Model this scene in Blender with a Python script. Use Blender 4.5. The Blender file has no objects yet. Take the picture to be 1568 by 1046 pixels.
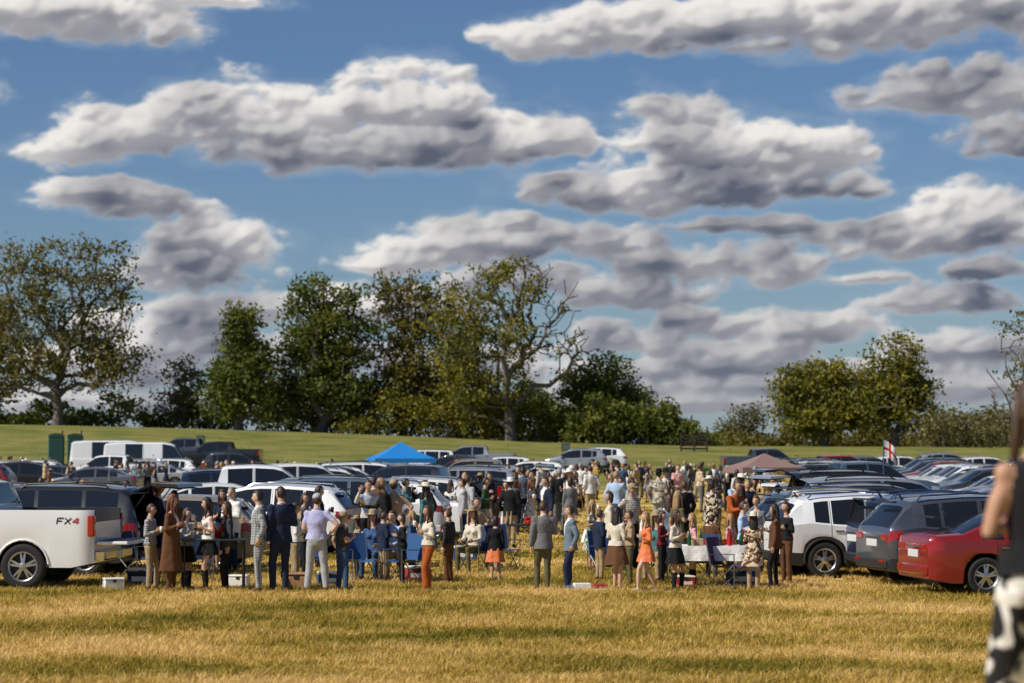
import bpy, math, random
import numpy as np
from mathutils import Vector, Matrix
random.seed(11); rng=np.random.default_rng(11)
scene=bpy.context.scene
scene.view_settings.view_transform='Standard'; scene.view_settings.look='None'; scene.view_settings.exposure=0
F=3702.0; CH=2.6
def link(o): scene.collection.objects.link(o); return o
# ------------------------------------------------------------ materials
def nmat(name):
    m=bpy.data.materials.new(name); m.use_nodes=True; nt=m.node_tree
    return m,nt,nt.nodes['Principled BSDF']
def mat(name,col,rough=.6,metal=0,coat=0,var=0,vscale=5,bump=0,bscale=60,spec=None,sheen=0):
    m,nt,b=nmat(name)
    b.inputs['Base Color'].default_value=(*col,1); b.inputs['Roughness'].default_value=rough
    b.inputs['Metallic'].default_value=metal; b.inputs['Coat Weight'].default_value=coat
    b.inputs['Coat Roughness'].default_value=.08
    if spec is not None: b.inputs['Specular IOR Level'].default_value=spec
    if var or bump:
        tc=nt.nodes.new('ShaderNodeTexCoord')
    if var:
        n=nt.nodes.new('ShaderNodeTexNoise'); n.inputs['Scale'].default_value=vscale; n.inputs['Detail'].default_value=3
        nt.links.new(tc.outputs['Object'],n.inputs['Vector'])
        mx=nt.nodes.new('ShaderNodeMix'); mx.data_type='RGBA'
        mx.inputs['A'].default_value=(*[c*(1-var) for c in col],1); mx.inputs['B'].default_value=(*[min(1,c*(1+var)) for c in col],1)
        nt.links.new(n.outputs['Fac'],mx.inputs['Factor']); nt.links.new(mx.outputs['Result'],b.inputs['Base Color'])
    if bump:
        n2=nt.nodes.new('ShaderNodeTexNoise'); n2.inputs['Scale'].default_value=bscale; n2.inputs['Detail'].default_value=2
        nt.links.new(tc.outputs['Object'],n2.inputs['Vector'])
        bp=nt.nodes.new('ShaderNodeBump'); bp.inputs['Strength'].default_value=bump; bp.inputs['Distance'].default_value=.03
        nt.links.new(n2.outputs['Fac'],bp.inputs['Height']); nt.links.new(bp.outputs['Normal'],b.inputs['Normal'])
    return m
_fab={}
def fab(col,pat=None):
    key=(tuple(round(c,3) for c in col),pat)
    if key in _fab: return _fab[key]
    m=mat('fabric',col,.9,0,0,.18,14,.6,9,spec=.2)
    if pat:
        nt=m.node_tree; b=nt.nodes['Principled BSDF']; tc=[n for n in nt.nodes if n.type=='TEX_COORD'][0]
        if pat=='plaid':
            w=[]
            for ax in ('X','Z'):
                wv=nt.nodes.new('ShaderNodeTexWave'); wv.bands_direction=ax; wv.inputs['Scale'].default_value=7
                nt.links.new(tc.outputs['Object'],wv.inputs['Vector']); w.append(wv)
            mm=nt.nodes.new('ShaderNodeMath'); mm.operation='MAXIMUM'
            nt.links.new(w[0].outputs['Fac'],mm.inputs[0]); nt.links.new(w[1].outputs['Fac'],mm.inputs[1])
            cr=nt.nodes.new('ShaderNodeValToRGB'); cr.color_ramp.elements[0].position=.75; cr.color_ramp.elements[1].position=.95
            cr.color_ramp.elements[0].color=(*col,1); cr.color_ramp.elements[1].color=(*[c*.35 for c in col],1)
            nt.links.new(mm.outputs[0],cr.inputs[0]); nt.links.new(cr.outputs[0],b.inputs['Base Color'])
        else:
            vo=nt.nodes.new('ShaderNodeTexNoise'); vo.inputs['Scale'].default_value=9 if pat!='bold' else 5; vo.inputs['Detail'].default_value=1.5
            vo.inputs['Distortion'].default_value=1.2
            nt.links.new(tc.outputs['Object'],vo.inputs['Vector'])
            cr=nt.nodes.new('ShaderNodeValToRGB'); cr.color_ramp.interpolation='LINEAR'
            cr.color_ramp.elements[0].position=.5; cr.color_ramp.elements[1].position=.53
            c2={'floral':(.62,.5,.36),'pinkflo':(.75,.2,.12),'bold':(.02,.02,.022)}[pat]
            cr.color_ramp.elements[0].color=(*col,1); cr.color_ramp.elements[1].color=(*c2,1)
            nt.links.new(vo.outputs['Fac'],cr.inputs[0]); nt.links.new(cr.outputs[0],b.inputs['Base Color'])
    _fab[key]=m; return m
# ------------------------------------------------------------ mesh builder
class MB:
    def __init__(s): s.v=[];s.f=[];s.m=[];s.sm=[]
    def add(s,vs,fs,m=0,smooth=True,M=None):
        o=len(s.v)
        if M is not None: vs=[M@Vector(v) for v in vs]
        s.v.extend([tuple(v) for v in vs]); s.f.extend([tuple(i+o for i in f) for f in fs])
        if isinstance(m,(list,np.ndarray)): s.m.extend([int(x) for x in m])
        else: s.m.extend([m]*len(fs))
        s.sm.extend([smooth]*len(fs))
    def box(s,x0,x1,y0,y1,z0,z1,m=0,M=None,bev=0):
        if bev<=0:
            vs=[(x,y,z) for x in(x0,x1) for y in(y0,y1) for z in(z0,z1)]
            fs=[(0,1,3,2),(4,6,7,5),(0,4,5,1),(2,3,7,6),(0,2,6,4),(1,5,7,3)]
            s.add(vs,fs,m,False,M); return
        b=bev; ring=[(y0+b,z0),(y1-b,z0),(y1,z0+b),(y1,z1-b),(y1-b,z1),(y0+b,z1),(y0,z1-b),(y0,z0+b)]
        cy=(y0+y1)/2; cz=(z0+z1)/2
        vs=[];fs=[]
        for (x,k) in ((x0,1),(x0+b,0),(x1-b,0),(x1,1)):
            for (y,z) in ring:
                if k: y=cy+(y-cy)*max(.2,(1-b*2/max(y1-y0,1e-6))); z=cz+(z-cz)*max(.2,(1-b*2/max(z1-z0,1e-6)))
                vs.append((x,y,z))
        for i in range(3):
            for j in range(8):
                fs.append((i*8+j,i*8+(j+1)%8,(i+1)*8+(j+1)%8,(i+1)*8+j))
        fs.append(tuple(range(8))[::-1]); fs.append(tuple(range(24,32)))
        s.add(vs,fs,m,False,M)
    def tube(s,pts,rad,n=8,m=0,side=(1,0,0),M=None,cap=True):
        vs,fs=tubegeo(pts,rad,n,side,cap); s.add(vs,fs,m,True,M)
    def ell(s,c,r,m=0,nu=12,nv=8,M=None):
        vs=[];fs=[]
        for i in range(nv+1):
            th=math.pi*i/nv
            for j in range(nu):
                ph=2*math.pi*j/nu
                vs.append((c[0]+r[0]*math.sin(th)*math.cos(ph),c[1]+r[1]*math.sin(th)*math.sin(ph),c[2]+r[2]*math.cos(th)))
        for i in range(nv):
            for j in range(nu):
                fs.append((i*nu+j,(i+1)*nu+j,(i+1)*nu+(j+1)%nu,i*nu+(j+1)%nu))
        s.add(vs,fs,m,True,M)
    def mesh(s,name,mats,angle=38):
        me=bpy.data.meshes.new(name); me.from_pydata(s.v,[],s.f)
        for mm in mats: me.materials.append(mm)
        me.polygons.foreach_set('material_index',s.m); me.polygons.foreach_set('use_smooth',s.sm)
        me.update()
        if angle: me.set_sharp_from_angle(angle=math.radians(angle))
        return me
def tubegeo(pts,rad,n=8,side=(1,0,0),cap=True):
    P=[Vector(p) for p in pts]; S=Vector(side).normalized(); vs=[];fs=[]
    for i,p in enumerate(P):
        a=P[max(i-1,0)]; b=P[min(i+1,len(P)-1)]; t=(b-a).normalized()
        sd=S-t*S.dot(t)
        if sd.length<.15: sd=Vector((0,1,0))-t*t.y
        if sd.length<.15: sd=Vector((0,0,1))-t*t.z
        sd.normalize(); bn=t.cross(sd)
        r=rad[i] if isinstance(rad,(list,tuple)) else rad
        rx,ry=(r if isinstance(r,(tuple,list)) else (r,r))
        for j in range(n):
            a_=2*math.pi*j/n; vs.append(p+sd*(rx*math.cos(a_))+bn*(ry*math.sin(a_)))
    for i in range(len(P)-1):
        for j in range(n):
            fs.append((i*n+j,i*n+(j+1)%n,(i+1)*n+(j+1)%n,(i+1)*n+j))
    if cap:
        fs.append(tuple(range(n))[::-1]); fs.append(tuple(range((len(P)-1)*n,len(P)*n)))
    return vs,fs
def np_mesh(name,V,Fc,mats,attr=None,smooth=False):
    me=bpy.data.meshes.new(name); k=Fc.shape[1]
    me.vertices.add(len(V)); me.vertices.foreach_set('co',V.astype(np.float32).ravel())
    me.loops.add(Fc.size); me.loops.foreach_set('vertex_index',Fc.astype(np.int32).ravel())
    me.polygons.add(len(Fc)); me.polygons.foreach_set('loop_start',np.arange(0,Fc.size,k,dtype=np.int32))
    me.polygons.foreach_set('loop_total',np.full(len(Fc),k,dtype=np.int32))
    for m in mats: me.materials.append(m)
    if attr is not None:
        a=me.attributes.new('v','FLOAT','POINT'); a.data.foreach_set('value',attr.astype(np.float32))
    if smooth: me.polygons.foreach_set('use_smooth',np.ones(len(Fc),dtype=bool))
    me.update(calc_edges=True); return me
# numpy gradient noise
def perlin(x,y,seed=0):
    xi=np.floor(x).astype(np.int64); yi=np.floor(y).astype(np.int64); xf=x-xi; yf=y-yi
    def g(ix,iy,fx,fy):
        h=(ix*374761393+iy*668265263+seed*974711)&0xffffffff; h=((h^(h>>13))*1274126177)&0xffffffff; h=h^(h>>16)
        a=(h&0xffff)/65536.*2*math.pi; return np.cos(a)*fx+np.sin(a)*fy
    u=xf*xf*xf*(xf*(xf*6-15)+10); v=yf*yf*yf*(yf*(yf*6-15)+10)
    a=g(xi,yi,xf,yf); b=g(xi+1,yi,xf-1,yf); c=g(xi,yi+1,xf,yf-1); d=g(xi+1,yi+1,xf-1,yf-1)
    return (a+(b-a)*u)+((c+(d-c)*u)-(a+(b-a)*u))*v
def fbm(x,y,o=5,seed=0,gain=.5,bil=False):
    s=0;a=1;t=0
    for i in range(o):
        p=perlin(x*2**i+i*17.3,y*2**i-i*9.1,seed+i)
        s=s+a*(np.abs(p)*2 if bil else p*1.4); t+=a; a*=gain
    return s/t
# ------------------------------------------------------------ terrain
def sst(t): t=np.clip(t,0,1); return t*t*(3-2*t)
def gz(x,y):
    x=np.asarray(x,float); y=np.asarray(y,float)
    hill=np.interp(x,[-60,-42,-20,3.6,20,60],[4.5,4.3,3.75,2.75,2.4,2.4])
    z=hill*sst((y-150)/65.)
    z=z-hill*sst((y-235)/200.)
    z=z+1.1*(1-sst((y-10)/14.5))
    return z
def at(px,d):
    return ((px-784)/F*d, d)
xs=np.unique(np.concatenate([np.linspace(-3000,-120,14),np.linspace(-120,120,81),np.linspace(120,3000,14)]))
ys=np.unique(np.concatenate([np.linspace(-300,0,6),np.linspace(0,40,41),np.linspace(40,260,111),np.linspace(260,500,25),np.linspace(500,5000,20)]))
X,Y=np.meshgrid(xs,ys); Z=gz(X,Y)
V=np.stack([X.ravel(),Y.ravel(),Z.ravel()],1); nx=len(xs); ii=np.arange(len(ys)-1)[:,None]*nx+np.arange(nx-1)[None,:]
Fc=np.stack([ii,ii+1,ii+nx+1,ii+nx],-1).reshape(-1,4)
def grass_color(nt,attr=False):
    g=nt.nodes.new('ShaderNodeNewGeometry')
    mp=nt.nodes.new('ShaderNodeMapping'); mp.inputs['Scale'].default_value=(.55,.8,1); mp.inputs['Rotation'].default_value=(0,0,.35)
    nt.links.new(g.outputs['Position'],mp.inputs[0])
    n1=nt.nodes.new('ShaderNodeTexNoise'); n1.inputs['Scale'].default_value=.38; n1.inputs['Detail'].default_value=4; n1.inputs['Roughness'].default_value=.62
    nt.links.new(mp.outputs[0],n1.inputs['Vector'])
    n2=nt.nodes.new('ShaderNodeTexNoise'); n2.inputs['Scale'].default_value=2.6; n2.inputs['Detail'].default_value=4; n2.inputs['Roughness'].default_value=.7
    nt.links.new(g.outputs['Position'],n2.inputs['Vector'])
    m1=nt.nodes.new('ShaderNodeMath'); m1.operation='MULTIPLY_ADD'; m1.inputs[1].default_value=1.45; m1.inputs[2].default_value=-.21
    nt.links.new(n1.outputs['Fac'],m1.inputs[0])
    ad=nt.nodes.new('ShaderNodeMath'); ad.operation='MULTIPLY_ADD'; ad.inputs[1].default_value=.6
    nt.links.new(n2.outputs['Fac'],ad.inputs[0]); nt.links.new(m1.outputs[0],ad.inputs[2])
    last=ad.outputs[0]
    if attr:
        at_=nt.nodes.new('ShaderNodeAttribute'); at_.attribute_name='v'
        a2=nt.nodes.new('ShaderNodeMath'); a2.operation='MULTIPLY_ADD'; a2.inputs[1].default_value=.34
        nt.links.new(at_.outputs['Fac'],a2.inputs[0]); nt.links.new(last,a2.inputs[2])
        s_=nt.nodes.new('ShaderNodeMath'); s_.operation='SUBTRACT'; s_.inputs[1].default_value=.17
        nt.links.new(a2.outputs[0],s_.inputs[0]); last=s_.outputs[0]
    cr=nt.nodes.new('ShaderNodeValToRGB'); e=cr.color_ramp.elements
    e[0].position=.50; e[0].color=(.13,.13,.018,1); e[1].position=1.0; e[1].color=(.74,.53,.22,1)
    for p,c in ((.68,(.29,.22,.03)),(.80,(.49,.335,.065)),(.90,(.62,.44,.13))):
        q=e.new(p); q.color=(*c,1)
    nt.links.new(last,cr.inputs[0])
    sp=nt.nodes.new('ShaderNodeSeparateXYZ'); nt.links.new(g.outputs['Position'],sp.inputs[0])
    mr=nt.nodes.new('ShaderNodeMapRange'); mr.inputs['From Min'].default_value=125; mr.inputs['From Max'].default_value=160
    nt.links.new(sp.outputs['Y'],mr.inputs['Value'])
    cr2=nt.nodes.new('ShaderNodeValToRGB'); e=cr2.color_ramp.elements
    e[0].position=.55; e[0].color=(.11,.14,.03,1); e[1].position=.95; e[1].color=(.25,.22,.065,1)
    nt.links.new(last,cr2.inputs[0])
    mx=nt.nodes.new('ShaderNodeMix'); mx.data_type='RGBA'
    nt.links.new(mr.outputs[0],mx.inputs['Factor']); nt.links.new(cr.outputs[0],mx.inputs['A']); nt.links.new(cr2.outputs[0],mx.inputs['B'])
    return mx.outputs['Result'],n2
gm,nt,b=nmat('meadow_ground'); c,n2=grass_color(nt)
nt.links.new(c,b.inputs['Base Color']); b.inputs['Roughness'].default_value=.95; b.inputs['Specular IOR Level'].default_value=.1
bp=nt.nodes.new('ShaderNodeBump'); bp.inputs['Distance'].default_value=.25; bp.inputs['Strength'].default_value=.7
n3=nt.nodes.new('ShaderNodeTexNoise'); n3.inputs['Scale'].default_value=6; n3.inputs['Detail'].default_value=6
g_=nt.nodes.new('ShaderNodeNewGeometry'); nt.links.new(g_.outputs['Position'],n3.inputs['Vector'])
nt.links.new(n3.outputs['Fac'],bp.inputs['Height']); nt.links.new(bp.outputs['Normal'],b.inputs['Normal'])
me=np_mesh('ground',V,Fc,[gm],smooth=True); link(bpy.data.objects.new('ground',me))
# grass blades
def grassblades(n,y0,y1,hmul,wmul):
    u=rng.random(n); y=(y0**.4+u*(y1**.4-y0**.4))**(1/.4)
    x=(rng.random(n)*2-1)*y*.27
    k=int(n/9); cx=rng.integers(0,k,n)
    clump=rng.random(k)[cx]
    x=x[cx]+rng.normal(0,.05,n); y=y[cx]+rng.normal(0,.05,n)
    low=np.clip(.5+1.1*fbm(x*.5,y*.8,3,5),0,1)
    h=(.026+.045*low+.035*clump)*(.6+.9*rng.random(n))*hmul
    tall=rng.random(n)<.012; h=np.where(tall,h*2.0,h)
    a=rng.random(n)*6.283; w=(.0035+.004*rng.random(n))*wmul
    dx=np.cos(a)*w; dy=np.sin(a)*w
    lx=rng.normal(0,.6,n)*h+.15*h; ly=rng.normal(0,.6,n)*h
    z=gz(x,y)
    A=np.stack([x-dx,y-dy,z-.004],1);B=np.stack([x+dx,y+dy,z-.004],1)
    C=np.stack([x+lx*.4+dx*.8,y+ly*.4+dy*.8,z+h*.6],1);D=np.stack([x+lx*.4-dx*.8,y+ly*.4-dy*.8,z+h*.6],1)
    T=np.stack([x+lx,y+ly,z+h*.95],1)
    V=np.stack([A,B,C,D,T],1).reshape(-1,3); i=np.arange(n)[:,None]*5
    Fc=np.concatenate([i+np.array([0,1,2]),i+np.array([0,2,3]),i+np.array([3,2,4])])
    v=np.repeat(np.clip(.5+.35*(clump-.5)+rng.normal(0,.25,n),0,1),5)
    return V,Fc,v
gbm,nt,b=nmat('grass_blade'); c,_=grass_color(nt,True)
nt.links.new(c,b.inputs['Base Color']); b.inputs['Roughness'].default_value=.7; b.inputs['Specular IOR Level'].default_value=.15
tr=nt.nodes.new('ShaderNodeBsdfTranslucent'); nt.links.new(c,tr.inputs[0])
ms=nt.nodes.new('ShaderNodeMixShader'); ms.inputs[0].default_value=.3
out=[n for n in nt.nodes if n.type=='OUTPUT_MATERIAL'][0]
nt.links.new(b.outputs[0],ms.inputs[1]); nt.links.new(tr.outputs[0],ms.inputs[2]); nt.links.new(ms.outputs[0],out.inputs[0])
a1=grassblades(400000,24,50,1,1.0); a2=grassblades(130000,50,95,1.1,1.8)
V=np.concatenate([a1[0],a2[0]]); Fc=np.concatenate([a1[1],a2[1]+len(a1[0])]); v=np.concatenate([a1[2],a2[2]])
link(bpy.data.objects.new('grass',np_mesh('grass',V,Fc,[gbm],v)))
# ------------------------------------------------------------ trees
def leafmat(name,A,B,C):
    m,nt,b=nmat(name)
    at_=nt.nodes.new('ShaderNodeAttribute'); at_.attribute_name='v'
    cr=nt.nodes.new('ShaderNodeValToRGB'); e=cr.color_ramp.elements
    e[0].position=.1; e[0].color=(*A,1); e[1].position=.95; e[1].color=(*C,1); q=e.new(.55); q.color=(*B,1)
    nt.links.new(at_.outputs['Fac'],cr.inputs[0]); nt.links.new(cr.outputs[0],b.inputs['Base Color'])
    b.inputs['Roughness'].default_value=.6; b.inputs['Specular IOR Level'].default_value=.3
    tr=nt.nodes.new('ShaderNodeBsdfTranslucent'); nt.links.new(cr.outputs[0],tr.inputs[0])
    ms=nt.nodes.new('ShaderNodeMixShader'); ms.inputs[0].default_value=.4
    out=[n for n in nt.nodes if n.type=='OUTPUT_MATERIAL'][0]
    nt.links.new(b.outputs[0],ms.inputs[1]); nt.links.new(tr.outputs[0],ms.inputs[2]); nt.links.new(ms.outputs[0],out.inputs[0])
    return m
bark=mat('bark',(.14,.115,.095),.95,var=.35,vscale=3)
LG=leafmat('leaf_green',(.06,.085,.014),(.13,.155,.022),(.27,.26,.035))
LO=leafmat('leaf_olive',(.085,.085,.020),(.17,.15,.030),(.32,.23,.045))
LY=leafmat('leaf_yellow',(.09,.11,.015),(.20,.19,.022),(.42,.32,.035))
LP=leafmat('leaf_pale',(.13,.125,.05),(.20,.18,.07),(.32,.26,.10))
def leaves(P,per,sig,size,stretch=1.0):
    n=len(P)*per; c=np.repeat(P,per,0)+rng.normal(0,1,(n,3))*np.array([sig,sig,sig*.6])
    a=rng.normal(0,1,(n,3)); a/=np.linalg.norm(a,axis=1)[:,None]
    b=rng.normal(0,1,(n,3)); b=np.cross(a,b); b/=np.linalg.norm(b,axis=1)[:,None]
    s=(size*(.5+.9*rng.random(n)))[:,None]
    V=np.stack([c-a*s,c+b*s*.55,c+a*s,c-b*s*.55],1).reshape(-1,3)
    F_=(np.arange(n)[:,None]*4+np.arange(4))
    cl=np.repeat(rng.random(len(P)),per); big=.5+.9*fbm(c[:,0]*.22,c[:,2]*.22+c[:,1]*.1,2,3)
    v=np.repeat(np.clip(.35*cl+.35*rng.random(n)+.35*big,0,1),4)
    return V,F_,v
def tree(name,px,d,top_px,lobes,natt=300,per=50,leaf=.2,sig=.5,lm=LG,trunk_r=.35,bare=None,fork=.22,base_px=None,wig=.12,seed=0):
    rs=np.random.default_rng(seed+100)
    x0,y0=at(px,d); z0=float(gz(x0,y0)); H=(CH+(680-top_px)/F*d)-z0
    pts=[]
    vol=np.array([l[2]**2*l[3] for l in lobes]); vol=vol**.8; vol/=vol.sum()
    for l,w in zip(lobes,vol):
        k=max(4,int(natt*w)); u=rs.normal(0,1,(k,3)); u/=np.linalg.norm(u,axis=1)[:,None]
        r=rs.random(k)**(1/2.2); u=u*r[:,None]
        pts.append(np.stack([l[0]*H+u[:,0]*l[2]*H,u[:,1]*l[2]*H*.8,l[1]*H+u[:,2]*l[3]*H],1))
    pts=np.concatenate(pts); pts=pts[pts[:,2]>.03*H]
    hole=fbm(pts[:,0]/H*9+seed,pts[:,2]/H*9,2,seed); pts=pts[(hole>-.12)|(rs.random(len(pts))<.22)]
    nodes=[np.array([0,0,-.2])]; par=[-1]; pl=[0.]
    tx=lobes[0][0]*.3
    for i in range(1,5):
        nodes.append(np.array([tx*H*fork*i/4*2+rs.normal(0,.008)*H,rs.normal(0,.008)*H,fork*H*i/4])); par.append(len(nodes)-2); pl.append(pl[-1]+fork*H/4)
    base=nodes[-1]; order=np.argsort(np.linalg.norm(pts-base,axis=1)); tip=[]
    for k in order:
        p=pts[k]; Nn=np.array(nodes); dd=np.linalg.norm(Nn-p,axis=1); cost=dd+.30*np.array(pl)+3*(Nn[:,2]>p[2]+.04*H)*1.0+(np.arange(len(Nn))<2)*99
        j=int(np.argmin(cost)); q=nodes[j]; L=dd[j]; st=max(1,int(L/(.07*H)))
        for t in range(1,st+1):
            f=t/st; pp=q+(p-q)*f
            if t<st: pp=pp+rs.normal(0,wig*L/st,3)+np.array([0,0,.06*L*math.sin(math.pi*f)])
            nodes.append(pp); par.append(j); pl.append(pl[j]+L/st); j=len(nodes)-1
        tip.append(j)
    n=len(nodes); acc=np.zeros(n)
    for i in range(n-1,-1,-1):
        if acc[i]==0: acc[i]=1.0
        if par[i]>=0: acc[par[i]]+=acc[i]
    R=(acc/acc[0])**.46*trunk_r; R=np.maximum(R,.024)
    Nn=np.array(nodes)
    mb=[];fb=[];k=6; cnt=0
    ang=np.arange(k)*2*math.pi/k
    for i in range(1,n):
        a=Nn[par[i]];b_=Nn[i]; t=b_-a; L=np.linalg.norm(t)+1e-6; t/=L
        s=np.cross(t,[.3,.9,.2]); s/=np.linalg.norm(s)+1e-9; bn=np.cross(t,s)
        ra=R[i]*1.08 if par[i]>4 else R[par[i]]; rb=R[i]
        if par[i]==0: ra*=1.35
        mb.append(a+ra*(np.cos(ang)[:,None]*s+np.sin(ang)[:,None]*bn)); mb.append(b_+t*rb*.3+rb*(np.cos(ang)[:,None]*s+np.sin(ang)[:,None]*bn))
        j=np.arange(k); fb.append(np.stack([cnt+j,cnt+(j+1)%k,cnt+k+(j+1)%k,cnt+k+j],1)); cnt+=2*k
    Vb=np.concatenate(mb); Fb=np.concatenate(fb)
    tips=Nn[tip]
    if bare is not None: tips=tips[np.array([bare(p/H,rs) for p in tips],bool)]
    Vl,Fl,vl=leaves(tips,per,sig,leaf)
    Vl[:,2]=np.maximum(Vl[:,2],.05)
    V=np.concatenate([Vb,Vl]); Fc=np.concatenate([Fb,Fl+len(Vb)]); v=np.concatenate([np.zeros(len(Vb)),vl])
    me=np_mesh(name,V,Fc,[bark,lm],v); me.polygons.foreach_set('material_index',np.concatenate([np.zeros(len(Fb)),np.ones(len(Fl))]).astype(np.int32))
    o=link(bpy.data.objects.new(name,me)); o.location=(x0,y0,z0); return o
TD=215
tree('walnut_tree',88,TD,352,[(0,.62,.32,.36),(-.28,.5,.22,.3),(.27,.5,.2,.32),(.14,.78,.26,.2),(-.22,.8,.25,.18),(.1,.3,.36,.14),(-.35,.25,.2,.13),(.3,.3,.18,.16)],640,34,.19,.6,LO,.5,
     bare=lambda p,r: r.random()<(.98 if p[2]<.45 else (.8 if p[2]<.7 else .58)),fork=.2,seed=1)
tree('walnut_tree',-40,TD+6,385,[(0,.6,.3,.34),(.1,.3,.3,.2)],280,36,.2,.6,LO,.5,bare=lambda p,r:r.random()<.9,fork=.2,seed=2)
tree('young_tree',283,TD+4,538,[(0,.6,.3,.38),(-.12,.35,.3,.3)],200,22,.18,.45,LP,.2,bare=lambda p,r:r.random()<.7,seed=3)
tree('maple_tree',368,TD-3,464,[(0,.62,.2,.36),(.06,.4,.27,.3),(-.08,.28,.24,.22),(0,.85,.12,.14)],380,38,.2,.5,LG,.4,fork=.1,seed=4)
tree('maple_tree',492,TD,406,[(0,.6,.24,.36),(-.12,.45,.2,.34),(.14,.5,.2,.38),(0,.25,.3,.2),(-.06,.85,.13,.13)],560,36,.2,.55,LG,.5,fork=.1,seed=5)
tree('hackberry_tree',618,TD+2,405,[(0,.62,.2,.34),(-.1,.78,.15,.18),(.12,.8,.15,.18),(.05,.35,.25,.25)],460,30,.19,.5,LO,.4,bare=lambda p,r:r.random()<(.85 if p[2]<.6 else .65),fork=.15,seed=6)
tree('oak_tree',782,TD-4,384,[(-.02,.62,.22,.34),(-.26,.58,.2,.34),(.2,.66,.2,.28),(.30,.52,.14,.2),(.36,.5,.1,.1),(0,.86,.24,.12),(-.16,.3,.25,.2)],720,28,.18,.5,LY,.5,
     bare=lambda p,r: r.random()<(.12 if (p[0]>.1 and p[2]>.36) else (.55 if p[2]>.78 else .85)),fork=.16,seed=7)
tree('oak_tree',700,TD+5,430,[(0,.6,.22,.36),(0,.3,.28,.22)],320,26,.19,.55,LY,.35,bare=lambda p,r:r.random()<.8,seed=8)
tree('ash_tree',925,TD,533,[(0,.6,.34,.34),(-.25,.5,.2,.3),(.25,.4,.25,.26)],320,30,.19,.5,LG,.35,fork=.15,seed=9)
tree('young_tree',1140,TD+8,610,[(0,.6,.4,.34),(.3,.5,.3,.35),(-.35,.45,.3,.3)],220,12,.16,.4,LP,.2,bare=lambda p,r:r.random()<.6,seed=10)
tree('elm_tree',1262,TD-2,533,[(-.05,.58,.36,.34),(-.3,.5,.26,.32),(.2,.5,.3,.34),(0,.3,.45,.2)],520,32,.2,.5,LY,.35,fork=.12,seed=11)
tree('elm_tree',1370,TD-4,500,[(0,.62,.24,.34),(.14,.5,.2,.3),(-.2,.45,.22,.3),(.02,.3,.34,.2)],480,32,.19,.5,LY,.35,bare=lambda p,r:r.random()<.85,fork=.12,seed=12)
tree('bare_tree',1580,TD-10,450,[(0,.65,.25,.34),(-.06,.4,.26,.24)],320,10,.17,.4,LO,.35,bare=lambda p,r:r.random()<.3,seed=13)
tree('young_tree',1500,TD+4,620,[(0,.55,.5,.36),(.5,.5,.4,.36),(-.6,.4,.4,.3)],260,18,.17,.4,LO,.2,bare=lambda p,r:r.random()<.75,seed=14)
def thicket(name,pxs,tops,d,lm,n,per,dep=6,leaf=.22,seed=0):
    rs=np.random.default_rng(seed); px=rs.uniform(pxs[0],pxs[-1],n); dd=d+rs.uniform(-dep/2,dep/2,n)
    top=np.interp(px,pxs,tops)+ (18*np.sin(px*.06)+10*np.sin(px*.17+1))*.7
    x=(px-784)/F*dd; z0=gz(x,dd); zt=CH+(680-top)/F*dd-z0; z=z0+np.maximum(zt,.4)*rs.random(n)**.7
    P=np.stack([x,dd,z],1); V,Fl,v=leaves(P,per,.5,leaf)
    sv=[];sf=[];c=0
    for i in range(0,n,6):
        a=np.array([P[i,0]+rs.normal(0,.4),P[i,1],z0[i]-.1]); b_=P[i]
        for q,r in ((a,.06),(b_,.02)):
            sv+= [q+[r,0,0],q+[-r*.5,r*.8,0],q+[-r*.5,-r*.8,0]]
        for j in range(3): sf.append((c+j,c+(j+1)%3,c+3+(j+1)%3,c+3+j))
        c+=6
    sv=np.array(sv); sf=np.array(sf)
    me=np_mesh(name,np.concatenate([sv,V]),np.concatenate([sf,Fl+len(sv)]),[bark,lm],np.concatenate([np.zeros(len(sv)),v]))
    me.polygons.foreach_set('material_index',np.concatenate([np.zeros(len(sf)),np.ones(len(Fl))]).astype(np.int32))
    link(bpy.data.objects.new(name,me))
thicket('shrub_thicket',[-80,60,200,260,420],[640,632,622,630,606],TD+6,LG,280,28,seed=1)
thicket('shrub_thicket',[400,520,620,700,800,880],[600,575,585,575,600,618],TD+6,LG,680,30,8,seed=2)
thicket('shrub_thicket',[520,600,700,800,870],[640,605,600,600,640],TD-1,LY,280,28,4,.18,seed=3)
thicket('shrub_thicket',[870,930,1000,1060,1090],[630,615,628,655,672],TD-3,LG,420,30,5,seed=4)
thicket('shrub_thicket',[1060,1100,1250,1400,1460,1600],[676,672,662,655,650,655],TD+6,LO,360,26,6,.2,seed=5)
thicket('shrub_thicket',[1410,1460,1520,1600],[650,636,646,640],TD-6,LP,180,22,5,.18,seed=6)
thicket('distant_woodland',[700,900,1100,1300,1500,1700],[676,672,668,670,668,666],420,LG,600,20,20,.7,seed=7)
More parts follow.
